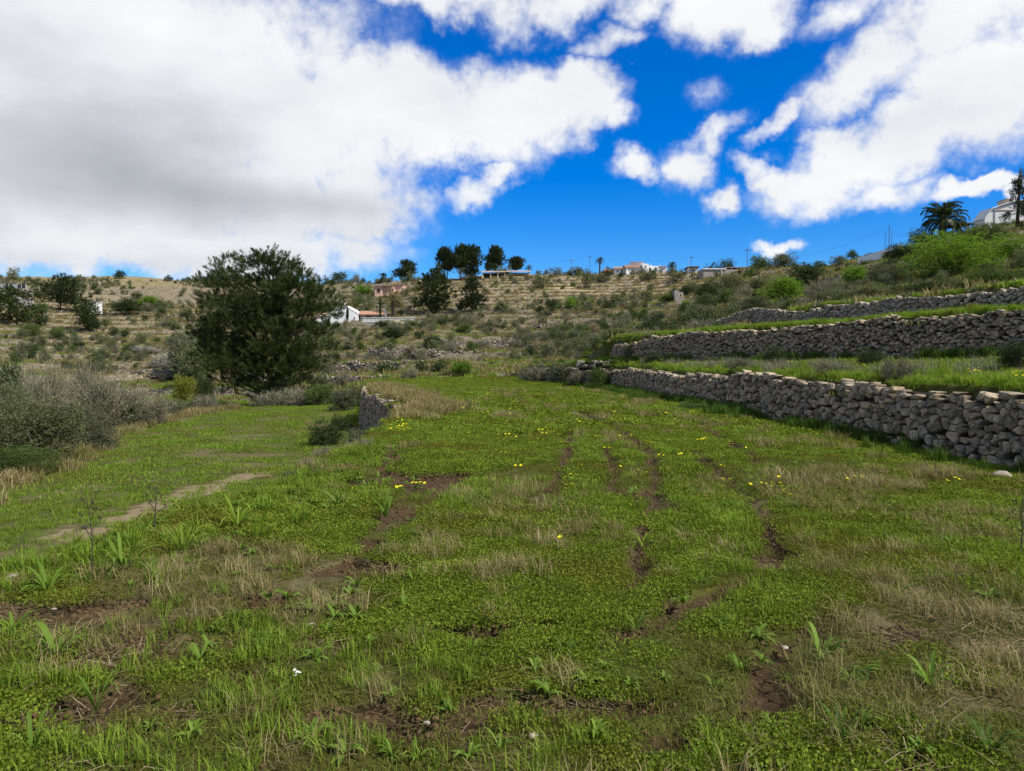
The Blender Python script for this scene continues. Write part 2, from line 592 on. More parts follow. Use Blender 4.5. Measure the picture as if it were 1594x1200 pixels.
# ------------------------------------------------------------------ materials
def new_mat(name):
    m = bpy.data.materials.new(name)
    m.use_nodes = True
    m.node_tree.nodes.clear()
    T = NT(m.node_tree)
    out = T.new('ShaderNodeOutputMaterial')
    return m, T, out


def bsdf(T, out, col, rough=0.85, spec=0.25, bump=None, strength=0.5, dist=0.02):
    b = T.new('ShaderNodeBsdfPrincipled')
    T.put(b.inputs['Base Color'], col)
    T.put(b.inputs['Roughness'], rough)
    T.put(b.inputs['Specular IOR Level'], spec)
    if bump is not None:
        n = T.new('ShaderNodeBump')
        T.put(n.inputs['Height'], bump)
        n.inputs['Strength'].default_value = strength
        n.inputs['Distance'].default_value = dist
        T.l.new(n.outputs[0], b.inputs['Normal'])
    T.l.new(b.outputs[0], out.inputs[0])
    return b


def leaf_mat(name, stops, trans=0.28, rough=0.55, patch=None, patch_scale=0.35, spec=0.1):
    """Foliage: colour by the leaf's own number, the plant's own number and, for ground cover, patches of drier growth."""
    m, T, out = new_mat(name)
    f = T.attr('v')
    r = T.new('ShaderNodeObjectInfo').outputs['Random']
    f = T.math('ADD', T.math('MULTIPLY', f, 0.65), T.math('MULTIPLY', r, 0.35))
    if patch is not None:
        pp = T.new('ShaderNodeNewGeometry').outputs['Position']
        f = T.math('ADD', f, T.math('MULTIPLY', T.math('SUBTRACT', T.noise(pp, 2.1, 4.0, 0.6), 0.5), 1.5), clamp=True)
    n = len(stops)
    col = T.ramp(f, [(i / max(1, n - 1), c) for i, c in enumerate(stops)])
    if patch is not None:
        g = T.new('ShaderNodeNewGeometry').outputs['Position']
        p = T.step(T.noise(g, patch_scale, 4.0, 0.6), 0.45, 0.68)
        col = T.mix(p, col, T.mix(0.75, col, patch))
    b = T.new('ShaderNodeBsdfPrincipled')
    T.put(b.inputs['Base Color'], col)
    b.inputs['Roughness'].default_value = rough
    b.inputs['Specular IOR Level'].default_value = spec
    t = T.new('ShaderNodeBsdfTranslucent')
    T.put(t.inputs[0], T.mix(1.0, col, (1.25, 1.35, 0.7), 'MULTIPLY'))
    s = T.new('ShaderNodeMixShader')
    s.inputs[0].default_value = trans
    T.l.new(b.outputs[0], s.inputs[1])
    T.l.new(t.outputs[0], s.inputs[2])
    T.l.new(s.outputs[0], out.inputs[0])
    return m


def plain(name, col, rough=0.8, var=0.15, scale=3.0, spec=0.25, bump=0.3):
    m, T, out = new_mat(name)
    g = T.new('ShaderNodeTexCoord').outputs['Object']
    n = T.noise(g, scale, 5.0, 0.6)
    c = T.mix(n, tuple(v * (1 - var * 1.6) for v in col), tuple(min(1, v * (1 + var)) for v in col))
    bsdf(T, out, c, rough, spec, T.noise(g, scale * 4, 4.0), bump, 0.02)
    return m


M = {}
# needles and leaves
M['pine'] = leaf_mat('pine needles', [(0.012, 0.020, 0.006), (0.029, 0.044, 0.012), (0.086, 0.104, 0.028)], 0.15)
M['pine_dark'] = leaf_mat('dark pine needles', [(0.016, 0.024, 0.010), (0.032, 0.044, 0.016), (0.060, 0.070, 0.024)], 0.18)
M['olive'] = leaf_mat('olive leaves', [(0.060, 0.068, 0.028), (0.112, 0.122, 0.054), (0.185, 0.192, 0.095)], 0.22)
M['dark'] = leaf_mat('dark evergreen leaves', [(0.018, 0.028, 0.010), (0.036, 0.054, 0.018), (0.070, 0.092, 0.030)], 0.2)
M['green'] = leaf_mat('green leaves', [(0.035, 0.060, 0.016), (0.070, 0.105, 0.026), (0.120, 0.160, 0.045)], 0.28)
M['bright'] = leaf_mat('fresh bright green leaves', [(0.050, 0.100, 0.012), (0.110, 0.188, 0.020), (0.195, 0.285, 0.042)], 0.35)
M['grey'] = leaf_mat('grey twigs', [(0.082, 0.076, 0.046), (0.152, 0.142, 0.092), (0.245, 0.230, 0.158)], 0.08)
M['pale'] = leaf_mat('pale grey twigs', [(0.200, 0.185, 0.160), (0.310, 0.290, 0.255), (0.430, 0.405, 0.365)], 0.08)
M['tan'] = leaf_mat('dry tan stems', [(0.150, 0.118, 0.070), (0.260, 0.205, 0.120), (0.370, 0.300, 0.190)], 0.15)
M['yellowgreen'] = leaf_mat('yellow green leaves', [(0.090, 0.100, 0.014), (0.170, 0.180, 0.024), (0.300, 0.290, 0.040)], 0.3)
M['greygreen'] = leaf_mat('grey green leaves', [(0.058, 0.064, 0.036), (0.108, 0.114, 0.066), (0.175, 0.178, 0.110)], 0.2)
M['palm'] = leaf_mat('palm leaflets', [(0.028, 0.042, 0.016), (0.060, 0.078, 0.030), (0.105, 0.125, 0.050)], 0.15, 0.4)
M['palm_dry'] = leaf_mat('dull palm leaflets', [(0.070, 0.070, 0.022), (0.120, 0.115, 0.036), (0.170, 0.160, 0.060)], 0.15, 0.4)
# ground cover
M['clover'] = leaf_mat('low clover', [(0.058, 0.084, 0.007), (0.125, 0.172, 0.014), (0.200, 0.255, 0.028)], 0.35, 0.7, (0.125, 0.112, 0.018), 0.5, 0.12)
M['grass'] = leaf_mat('green grass', [(0.072, 0.120, 0.010), (0.145, 0.225, 0.020), (0.235, 0.320, 0.040)], 0.4, 0.6, (0.150, 0.165, 0.026), 0.3, 0.15)
M['grass_dark'] = leaf_mat('rank dark grass', [(0.026, 0.056, 0.006), (0.052, 0.098, 0.011), (0.095, 0.150, 0.022)], 0.3, 0.5)
M['fuzz'] = leaf_mat('short mixed turf', [(0.045, 0.040, 0.012), (0.085, 0.088, 0.014), (0.120, 0.150, 0.018), (0.200, 0.170, 0.070)], 0.3, 0.7, spec=0.1)
M['straw'] = leaf_mat('dry grass', [(0.120, 0.094, 0.034), (0.220, 0.175, 0.075), (0.340, 0.285, 0.150)], 0.25, 0.7, (0.120, 0.125, 0.03), 0.9, 0.12)
M['broad'] = leaf_mat('broad weed leaves', [(0.060, 0.110, 0.012), (0.105, 0.175, 0.020), (0.165, 0.245, 0.038)], 0.35, 0.65, spec=0.12)
M['petal'] = leaf_mat('yellow petals', [(0.75, 0.62, 0.010), (0.82, 0.72, 0.020)], 0.3, 0.5)
M['white_petal'] = leaf_mat('white petals', [(0.75, 0.75, 0.72), (0.82, 0.82, 0.80)], 0.3, 0.5)
M['stalk'] = plain('dead stalk', (0.055, 0.042, 0.032), 0.9)
# built things
M['bark'] = plain('pine bark', (0.085, 0.062, 0.048), 0.95, 0.4, 2.0, 0.1, 0.8)
M['bark_grey'] = plain('grey bark', (0.16, 0.14, 0.12), 0.95, 0.3, 2.0, 0.1, 0.8)
M['white'] = plain('white limewash', (0.70, 0.69, 0.67), 0.85, 0.07, 0.8)
M['greywhite'] = plain('weathered white render', (0.58, 0.57, 0.55), 0.9, 0.15, 0.7)
M['pink'] = plain('pink render', (0.62, 0.39, 0.30), 0.85, 0.08, 0.7)
M['beige'] = plain('beige render', (0.55, 0.46, 0.33), 0.9, 0.14, 0.7)
M['block'] = plain('bare concrete blocks', (0.27, 0.245, 0.215), 0.95, 0.25, 1.5)
M['concrete'] = plain('stained concrete', (0.42, 0.38, 0.34), 0.95, 0.25, 0.6)
M['tile'] = plain('clay roof tile', (0.36, 0.205, 0.135), 0.85, 0.3, 4.0)
M['tile_pale'] = plain('sun bleached clay tile', (0.47, 0.33, 0.22), 0.85, 0.25, 4.0)
M['dark_glass'] = plain('dark window glass', (0.02, 0.024, 0.03), 0.12, 0.1, 1.0, 0.5, 0.0)
M['wood'] = plain('weathered dark wood', (0.07, 0.05, 0.038), 0.85, 0.3, 5.0)
M['pole'] = plain('tarred timber pole', (0.085, 0.07, 0.06), 0.9, 0.2)
M['metal'] = plain('galvanised metal', (0.30, 0.31, 0.32), 0.5, 0.1)
M['cable'] = plain('black cable', (0.03, 0.03, 0.03), 0.6, 0.1)


def stone_mat(name, cols, scale=1.0):
    m, T, out = new_mat(name)
    g = T.new('ShaderNodeNewGeometry').outputs['Position']
    v = T.attr('v')
    c = T.ramp(v, [(i / (len(cols) - 1), k) for i, k in enumerate(cols)])
    n = T.noise(g, 3.5 * scale, 6.0, 0.62)
    c = T.mix(T.step(n, 0.46, 0.68), c, T.mix(0.55, c, (0.095, 0.086, 0.070)))
    lich = T.step(T.noise(g, 17.0 * scale, 3.0, 0.5), 0.58, 0.70)
    c = T.mix(T.math('MULTIPLY', lich, 0.55), c, (0.36, 0.34, 0.29))
    bsdf(T, out, c, 0.95, 0.15, T.noise(g, 14.0 * scale, 8.0, 0.68), 0.9, 0.035)
    return m


M['stone'] = stone_mat('limestone', [(0.145, 0.112, 0.074), (0.262, 0.210, 0.145), (0.345, 0.280, 0.196), (0.380, 0.280, 0.170)])
M['stone_far'] = stone_mat('weathered limestone', [(0.170, 0.142, 0.105), (0.260, 0.218, 0.160), (0.340, 0.290, 0.220)], 0.6)
M['core'] = plain('packed earth', (0.045, 0.036, 0.028), 1.0, 0.3, 3.0, 0.05)
M['rock'] = stone_mat('loose limestone', [(0.30, 0.26, 0.20), (0.42, 0.36, 0.28)])


def ground_mat():
    m, T, out = new_mat('field soil and turf')
    g = T.new('ShaderNodeNewGeometry').outputs['Position']
    soil, dry, hill, path = T.attr('soil'), T.attr('dry'), T.attr('hill'), T.attr('path')
    big = T.noise(g, 0.35, 4.0, 0.6)
    mid = T.noise(g, 2.2, 5.0, 0.65)
    fine = T.math('ADD', T.math('MULTIPLY', T.noise(g, 30.0, 6.0, 0.75), 0.7), T.math('MULTIPLY', T.noise(g, 5.0, 4.0, 0.6), 0.3))
    moss = T.ramp(fine, [(0.30, (0.016, 0.013, 0.005)), (0.45, (0.048, 0.044, 0.010)), (0.58, (0.085, 0.090, 0.012)), (0.8, (0.150, 0.150, 0.03))])
    turf = T.ramp(fine, [(0.30, (0.018, 0.018, 0.006)), (0.46, (0.050, 0.060, 0.012)), (0.60, (0.080, 0.110, 0.016)), (0.8, (0.15, 0.18, 0.04))])
    green = T.mix(T.step(big, 0.40, 0.60), moss, turf)
    thatch = T.ramp(fine, [(0.25, (0.035, 0.028, 0.014)), (0.5, (0.115, 0.092, 0.046)), (0.8, (0.26, 0.215, 0.12))])
    green = T.mix(T.math('MULTIPLY', T.step(mid, 0.50, 0.68), 0.55), green, thatch)
    green = T.mix(dry, green, thatch)
    earth = T.ramp(T.math('ADD', T.math('MULTIPLY', T.noise(g, 45.0, 5.0, 0.75), 0.6), T.math('MULTIPLY', T.noise(g, 9.0, 5.0, 0.65), 0.4)), [(0.25, (0.014, 0.009, 0.005)), (0.48, (0.056, 0.036, 0.018)), (0.62, (0.105, 0.071, 0.037)), (0.8, (0.220, 0.160, 0.092))])
    sm = T.step(T.math('ADD', soil, T.math('MULTIPLY', T.math('SUBTRACT', fine, 0.5), 1.1)), 0.35, 0.65)
    c = T.mix(sm, green, earth)
    sand = T.ramp(fine, [(0.3, (0.07, 0.055, 0.030)), (0.5, (0.195, 0.148, 0.085)), (0.7, (0.34, 0.265, 0.165))])
    c = T.mix(T.step(T.math('ADD', path, T.math('MULTIPLY', T.math('SUBTRACT', fine, 0.5), 0.9)), 0.3, 0.7), c, sand)
    scrub = T.ramp(T.math('ADD', T.math('MULTIPLY', mid, 0.6), T.math('MULTIPLY', fine, 0.4)), [(0.3, (0.035, 0.036, 0.018)), (0.5, (0.095, 0.090, 0.045)), (0.7, (0.19, 0.165, 0.09))])
    c = T.mix(hill, c, scrub)
    hgt = T.math('ADD', T.math('MULTIPLY', fine, 1.0), T.math('MULTIPLY', T.noise(g, 7.0, 5.0, 0.65), 1.5))
    bsdf(T, out, c, 0.95, 0.1, hgt, 0.9, 0.045)
    return m


def hill_mat():
    m, T, out = new_mat('terraced hillside')
    geo = T.new('ShaderNodeNewGeometry')
    g = geo.outputs['Position']
    up = T.sep(geo.outputs['Normal'])[2]
    big = T.noise(g, 0.022, 4.0, 0.6)
    mid = T.noise(g, 0.30, 6.0, 0.7)
    fine = T.noise(g, 2.1, 6.0, 0.75)
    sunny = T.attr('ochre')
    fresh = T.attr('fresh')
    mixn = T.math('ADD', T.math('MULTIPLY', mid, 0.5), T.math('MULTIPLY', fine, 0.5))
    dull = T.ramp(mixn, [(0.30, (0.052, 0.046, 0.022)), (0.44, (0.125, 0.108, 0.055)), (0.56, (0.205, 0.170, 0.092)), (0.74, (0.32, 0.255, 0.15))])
    ochre = T.ramp(mixn, [(0.30, (0.150, 0.115, 0.056)), (0.44, (0.330, 0.250, 0.125)), (0.56, (0.480, 0.360, 0.185)), (0.74, (0.58, 0.46, 0.26))])  # dry ochre ground, with the sunlit gold of the slope put in its colour
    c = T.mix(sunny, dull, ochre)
    gr = T.ramp(fine, [(0.3, (0.040, 0.055, 0.012)), (0.55, (0.095, 0.130, 0.022)), (0.8, (0.16, 0.20, 0.04))])
    c = T.mix(T.math('MULTIPLY', T.step(mid, 0.50, 0.62), T.math('MULTIPLY', T.step(big, 0.4, 0.6), 0.5)), c, gr)
    c = T.mix(fresh, c, gr)
    riser = T.ramp(fine, [(0.34, (0.050, 0.040, 0.028)), (0.48, (0.190, 0.158, 0.115)), (0.7, (0.40, 0.345, 0.265))])  # riser stone, lightened in colour to stand for sun on the steep faces
    c = T.mix(T.math('MULTIPLY', T.step(up, 0.90, 0.66), 0.8), c, riser)
    bsdf(T, out, c, 0.95, 0.08, T.math('ADD', fine, T.noise(g, 9.0, 5.0, 0.7)), 0.9, 0.25)
    return m


M['ground'] = ground_mat()
M['hill'] = hill_mat()


# ------------------------------------------------------------------ ground meshes
def grid_mesh(name, X, Y, mat, attrs):
    Z = H(X, Y)
    r, c = X.shape
    V = np.stack([X, Y, Z], -1).reshape(-1, 3)
    i = np.arange(r * c).reshape(r, c)
    Q = np.stack([i[:-1, :-1], i[:-1, 1:], i[1:, 1:], i[1:, :-1]], -1).reshape(-1, 4)
    return V, Q, {k: f(X, Y).ravel() for k, f in attrs.items()}


def spread(segs):
    out = []
    for a, b, n in segs:
        out.append(np.linspace(a, b, n, endpoint=False))
    return np.unique(np.concatenate(out))


def dry_mask(x, y):
    n = fbm(x * 0.7, y * 0.7, 31, 4)
    edge = sstep(1.6, 0.0, np.abs(x - el(y) + 0.6)) * sstep(26, 12, y)
    a = np.maximum(sstep(0.52, 0.66, n) * 0.75, edge * sstep(0.40, 0.55, n))
    ww = sstep(2.5, 0.6, np.abs(x - w1(y) + 2.6)) * sstep(0.4, 0.6, n) * 0.7
    bank = sstep(0.0, 0.5, el(y) - x) * sstep(1.1, 0.8, (el(y) - x) / np.interp(y, *EW)) * sstep(9, 13, y) * sstep(25, 23, y) * sstep(0.3, 0.5, n)
    a = np.maximum(a, bank)
    lowl = sstep(2.2, 0.0, np.abs(x - np.interp(y, *LL) - 0.3)) * 0.8
    return np.clip(np.maximum(np.maximum(a, ww), lowl), 0, 1)


def hill_mask(x, y):
    a = sstep(0.5, 1.5, x - w3(y))
    b = sstep(0.5, 3.5, np.interp(y, *LL) - x)
    c = sstep(46, 56, y) * sstep(0.5, 2.0, x - w1(y))
    d = sstep(62, 67, y)
    s = sstep(0.45, 0.6, fbm(x / 2, y / 2, 61, 3)) * sstep(0.5, 1.5, x - w1(y)) * 0.5
    return np.clip(np.maximum.reduce([a, b, c, d, s]), 0, 1)


xs = spread([(-75, -24, 100), (-24, -6, 70), (-6, 9.5, 170), (9.5, 24, 70), (24, 75, 100)])
ys = spread([(-12, 1.5, 30), (1.5, 14, 150), (14, 30, 110), (30, 68.01, 150)])
X, Y = np.meshgrid(xs, ys)
V, Q, A = grid_mesh('ground', X, Y, None, {'soil': soil_mask, 'dry': dry_mask, 'hill': hill_mask, 'path': path_mask})
V[:, 2] -= 0.09 * A['soil'] * (np.abs(V[:, 0]) < 9)
tag(link('field_ground', mesh_np('field_ground', V, Q, M['ground'], A, True)), 'mossy green terrace field with bare soil ruts', 'field', kind='structure')

us = np.concatenate([np.linspace(-1.05, -0.72, 40, endpoint=False), np.linspace(-0.72, 0.72, 430, endpoint=False), np.linspace(0.72, 1.05, 40)])
ds = spread([(67.0, 130, 170), (130, 200, 140), (200, 300, 140), (300, 420, 80), (420, 1290, 30)])
U, D = np.meshgrid(us, ds)


def fresh_mask(x, y):
    p = CX + F * x / y
    n = fbm(x / 5, y / 5, 71, 3)
    a = sstep(103, 88, y) * sstep(0.36, 0.5, n)
    b = sstep(190, 130, y) * sstep(0.48, 0.62, n) * (0.55 + 0.35 * sstep(800, 1000, p))
    left = sstep(100, 60, np.abs(p - 330)) * sstep(66, 68, y) * sstep(82, 78, y)
    return np.clip(np.maximum.reduce([a * 0.8, b, left]), 0, 1)


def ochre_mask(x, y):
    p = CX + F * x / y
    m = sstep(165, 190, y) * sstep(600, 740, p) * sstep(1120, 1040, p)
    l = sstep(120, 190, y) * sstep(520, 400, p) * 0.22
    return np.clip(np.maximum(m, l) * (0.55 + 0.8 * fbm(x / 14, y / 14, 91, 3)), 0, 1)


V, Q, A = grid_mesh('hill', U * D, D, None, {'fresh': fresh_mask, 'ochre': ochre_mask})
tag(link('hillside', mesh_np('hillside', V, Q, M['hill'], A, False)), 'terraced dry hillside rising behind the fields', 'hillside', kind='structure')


# ------------------------------------------------------------------ dry stone walls
def cell(seed, pts, lo, hi):
    """Convex Voronoi cell of a seed among its neighbours, clipped to lo < t < hi."""
    sx, sy = seed
    poly = [(sx - 0.6, lo), (sx + 0.6, lo), (sx + 0.6, hi), (sx - 0.6, hi)]
    for (qx, qy) in pts:
        dx, dy = qx - sx, qy - sy
        if dx == 0 and dy == 0:
            continue
        c = (qx * qx + qy * qy - sx * sx - sy * sy) / 2
        new = []
        for i in range(len(poly)):
            a, b = poly[i], poly[(i + 1) % len(poly)]
            fa, fb = a[0] * dx + a[1] * dy - c, b[0] * dx + b[1] * dy - c
            if fa <= 0:
                new.append(a)
            if (fa < 0 < fb) or (fb < 0 < fa):
                t = fa / (fa - fb)
                new.append((a[0] + t * (b[0] - a[0]), a[1] + t * (b[1] - a[1])))
        poly = new
        if len(poly) < 3:
            return None
    return poly


def dry_wall(name, label, curve, base, height, sw, sh, mat, side=-1, n_parts=300, seed=1, big=0.15, proud=0.06, cut=True, group=None, lean=0.12):
    """curve: list of (x, y); base(x, y) ground below; height(s_fraction). side -1: face towards the left of the walking direction's right."""
    rng = random.Random(seed)
    C = np.array(curve, float)
    seg = np.hypot(*(C[1:] - C[:-1]).T)
    cum = np.concatenate([[0], np.cumsum(seg)])
    L = cum[-1]

    def pos(s):
        return np.array([np.interp(s, cum, C[:, 0]), np.interp(s, cum, C[:, 1])])

    def nrm(s):
        a, b = pos(max(0, s - 0.5)), pos(min(L, s + 0.5))
        t = (b - a) / np.linalg.norm(b - a)
        return np.array([t[1], -t[0]]) * side

    root = empty(name, (*pos(L / 2), 0), 0, label, 'stone wall', group)
    root.location = (0, 0, 0)
    root['kind'] = 'thing'
    bs = np.linspace(0, L, int(L / 0.4) + 2)
    bzs = base(np.interp(bs, cum, C[:, 0]), np.interp(bs, cum, C[:, 1])) + np.zeros(len(bs))
    ns = np.array([nrm(s) for s in bs])
    nx = int(L / sw)
    seeds = []
    hmax = max(height(k / 20) for k in range(21))
    ny = int(hmax / sh) + 2
    for i in range(nx):
        for j in range(-1, ny):
            if rng.random() < big:
                continue
            x = (i + 0.5 + (0.5 if j % 2 else 0) + rng.uniform(-0.42, 0.42)) * sw
            y = (j + 0.5 + rng.uniform(-0.42, 0.42)) * sh
            seeds.append((x, y))
    buckets = {}
    for k, s in enumerate(seeds):
        buckets.setdefault(int(s[0] / 0.6), []).append(k)
    stones = []
    for k, s in enumerate(seeds):
        h = height(s[0] / L)
        if s[1] > h - 0.03 or s[1] < -0.2:
            continue
        near = []
        b = int(s[0] / 0.6)
        for bb in (b - 1, b, b + 1):
            for q in buckets.get(bb, ()):
                p = seeds[q]
                if q != k and abs(p[0] - s[0]) < 0.9 and abs(p[1] - s[1]) < 0.8:
                    near.append(p)
        top = h + rng.uniform(-0.07, 0.09)
        top = min(top, s[1] + sh * rng.uniform(0.6, 1.0))
        poly = cell(s, near, -0.25, max(top, s[1] + 0.04))
        if not poly:
            continue
        poly = [(a, b - rng.uniform(0.0, 0.09)) if b > top - 0.01 else (a, b) for a, b in poly]
        cx = sum(p[0] for p in poly) / len(poly)
        cy = sum(p[1] for p in poly) / len(poly)
        # drop slivers, round the corners
        if cut:
            q = []
            for i in range(len(poly)):
                a, b2 = poly[i], poly[(i + 1) % len(poly)]
                t = rng.uniform(0.05, 0.2)
                q += [(a[0] + (b2[0] - a[0]) * t, a[1] + (b2[1] - a[1]) * t), (a[0] + (b2[0] - a[0]) * (1 - t), a[1] + (b2[1] - a[1]) * (1 - t))]
            poly = q
        shrink = rng.uniform(0.90, 0.985)
        tx, ty = rng.uniform(-0.3, 0.3), rng.uniform(-0.2, 0.35)
        off = rng.uniform(-0.03, 0.04)
        vs_, n = [], len(poly)
        for (dep, sc) in ((-0.22, 0.70), (0.0, 1.0), (proud, 0.76)):
            for (px, py) in poly:
                rx, ry = (px - cx) * shrink * sc, (py - cy) * shrink * sc
                d = dep + (off + tx * rx + ty * ry if dep > -0.1 else 0) + (rng.uniform(-0.022, 0.022) if dep > -0.1 else 0)
                vs_.append((cx + rx, cy + ry, d))
        vs_.append((cx + rng.uniform(-0.02, 0.02), cy + rng.uniform(-0.02, 0.02), proud + off + rng.uniform(-0.015, 0.025)))
        va = np.array(vs_)
        sa = np.clip(va[:, 0], 0, L)
        dd = va[:, 2] + 0.06 - lean * va[:, 1]
        W = np.stack([np.interp(sa, cum, C[:, 0]) + np.interp(sa, bs, ns[:, 0]) * dd, np.interp(sa, cum, C[:, 1]) + np.interp(sa, bs, ns[:, 1]) * dd, np.interp(sa, bs, bzs) + va[:, 1]], -1)
        quads, tris = [], []
        for r in (0, 1):
            for i in range(n):
                j = (i + 1) % n
                f = (r * n + i, r * n + j, (r + 1) * n + j, (r + 1) * n + i)
                quads.append(f if side > 0 else f[::-1])
        for i in range(n):
            f = (2 * n + i, 2 * n + (i + 1) % n, 3 * n)
            tris.append(f if side > 0 else f[::-1])
        wv = W
        area = (max(p[0] for p in poly) - min(p[0] for p in poly)) * (max(p[1] for p in poly) - min(p[1] for p in poly))
        mid = wv.mean(0)
        vis = 1.0 if abs(mid[0]) < 0.70 * mid[1] else 0.0
        stones.append((vis * area / (mid[0] ** 2 + mid[1] ** 2), wv, quads, tris, rng.random()))
    stones.sort(key=lambda s: -s[0])
    for rank, wv, quads, tris, v in stones[:n_parts]:
        c = wv.mean(0)
        link('stone', mesh_np('stone', wv - c, quads, mat, np.full(len(wv), v), False, tris), root, tuple(c))
    rest = stones[n_parts:]
    if rest:
        VV, QQ, TT, AA, b = [], [], [], [], 0
        for _, wv, quads, tris, v in rest:
            VV.append(wv)
            QQ.append(np.array(quads) + b)
            TT.append(np.array(tris) + b)
            AA.append(np.full(len(wv), v))
            b += len(wv)
        o = link('stonework', mesh_np('stonework', np.concatenate(VV), np.concatenate(QQ), mat, np.concatenate(AA), False, np.concatenate(TT)), root)
        o['kind'] = 'stuff'
    # earth packed behind the stones
    mb = MB()
    ss = np.linspace(0, L, int(L / 0.7) + 2)
    for i, s in enumerate(ss):
        p, nn, h = pos(s), nrm(s), height(s / L)
        z = float(np.interp(s, bs, bzs))
        f0, f1, bk = p - nn * 0.02, p - nn * (0.03 + lean * h), p - nn * (0.75 + lean * h)
        mb.V += [(f0[0], f0[1], z - 0.4), (f1[0], f1[1], z + h - 0.10), (bk[0], bk[1], z + h - 0.10), (bk[0], bk[1], z - 0.4)]
        if i:
            for k in range(4):
                a, b2 = (i - 1) * 4 + k, (i - 1) * 4 + (k + 1) % 4
                mb.F.append((a, b2, b2 + 4, a + 4))
    mb.build('core', M['core'], root)
    return root


def curve_of(W, y0, y1, n=60):
    y = np.linspace(y0, y1, n)
    return list(zip(np.interp(y, *W), y))


def bz(f, dx):
    return lambda x, y: H(x + dx, y)


dry_wall('dry_stone_wall', 'nearest long dry stone wall of big rounded stones beside the mossy field', curve_of(W1, 5.0, 56), bz(H, -0.35), lambda f: 1.13 + 0.20 * max(0, 1 - f * 2.2) + 0.05 * math.sin(f * 23) + 0.04 * math.sin(f * 61) - 0.25 * max(0, f - 0.8) * 5 * 0.6,
         0.195, 0.138, M['stone'], -1, 300, 3, big=0.27, proud=0.04)
dry_wall('dry_stone_wall', 'tall dry stone wall on the second terrace, topped by a strip of bright grass', curve_of(W2, 12, 45), bz(H, -0.4), lambda f: 1.32 + 0.05 * math.sin(f * 19) + 0.04 * math.sin(f * 53) - 0.5 * max(0, f - 0.85) * 4,
         0.17, 0.108, M['stone'], -1, 300, 5, big=0.2, proud=0.035)
dry_wall('dry_stone_wall', 'uppermost dry stone wall on the right, below the dark shrubs and scrub slope', curve_of(W3, 23, 62), bz(H, -0.4), lambda f: 1.22 + 0.05 * math.sin(f * 17),
         0.22, 0.16, M['stone_far'], -1, 0, 7, cut=False)
dry_wall('dry_stone_wall', 'short dry stone retaining wall at the field edge under dry grass, facing the lower field',
         [(-3.2, 23.6), (-4.2, 26.8), (-5.2, 30.2), (-6.3, 34.0), (-7.45, 37.6), (-8.2, 41), (-8.7, 45)], lambda x, y: -1.72, lambda f: 1.72 + 0.12 * f + 0.05 * math.sin(f * 31),
         0.22, 0.13, M['stone'], -1, 0, 9, cut=False, big=0.1)


# ------------------------------------------------------------------ foliage builders
def unit(a):
    return a / np.maximum(np.linalg.norm(a, axis=-1, keepdims=True), 1e-9)


def leaves(rng, C, N, ln, wd, fold=0.15, spread_=0.9, v=None, up=0.2):
    """One folded diamond leaf at each centre C, growing roughly along N."""
    n = len(C)
    d = unit(N + rng.normal(0, spread_, (n, 3)) * 0.6 + np.array([0, 0, up]))
    a = unit(np.cross(d, rng.normal(0, 1, (n, 3))))
    b = np.cross(d, a)
    l = (ln * rng.uniform(0.65, 1.3, n))[:, None]
    w = (wd * rng.uniform(0.7, 1.25, n))[:, None]
    P = np.stack([C, C + d * l * 0.5 + a * w + b * w * fold, C + d * l, C + d * l * 0.5 - a * w + b * w * fold], 1)
    i = np.arange(n * 4).reshape(n, 4)
    vv = rng.random(n) if v is None else v
    return P.reshape(-1, 3), i, np.repeat(vv, 4)


def lobes_pts(rng, lobes, n, inner=0.35):
    """Points through a set of ellipsoid lobes, most of them near the surface."""
    L = np.array(lobes, float)
    area = (L[:, 3] * L[:, 4] + L[:, 4] * L[:, 5] + L[:, 3] * L[:, 5])
    k = rng.choice(len(L), n, p=area / area.sum())
    d = unit(rng.normal(0, 1, (n, 3)))
    r = 1 - (1 - inner) * rng.random(n) ** 1.8
    return L[k, :3] + d * L[k, 3:] * r[:, None], d, k


def clumpy(rng, C, N, m, size):
    """Each centre becomes a little tuft of m leaves."""
    n = len(C)
    P = np.repeat(C, m, 0) + rng.normal(0, size, (n * m, 3))
    D = np.repeat(N, m, 0)
    cv = np.repeat(rng.random(n), m) * 0.6 + rng.random(n * m) * 0.4
    return P, D, cv


def plumes(rng, C, N, m, ln, rad):
    """Each centre becomes a brush of m needles along a shoot that points out and up."""
    n = len(C)
    ax = unit(N * [1, 1, 0.6] + [0, 0, 0.55] + rng.normal(0, 0.25, (n, 3)))
    t = rng.random((n, m, 1)) ** 0.7
    l = ln * rng.uniform(0.5, 1.15, (n, 1, 1))
    P = C[:, None] + ax[:, None] * l * t + rng.normal(0, rad, (n, m, 3)) * (1.15 - t)
    cv = np.repeat(rng.random(n), m) * 0.7 + rng.random(n * m) * 0.3
    return P.reshape(-1, 3), np.repeat(ax, m, 0), cv


def cat(parts):
    V, Q, A, b = [], [], [], 0
    for v, q, a in parts:
        V.append(v)
        Q.append(q + b)
        A.append(a)
        b += len(v)
    return np.concatenate(V), np.concatenate(Q), np.concatenate(A)


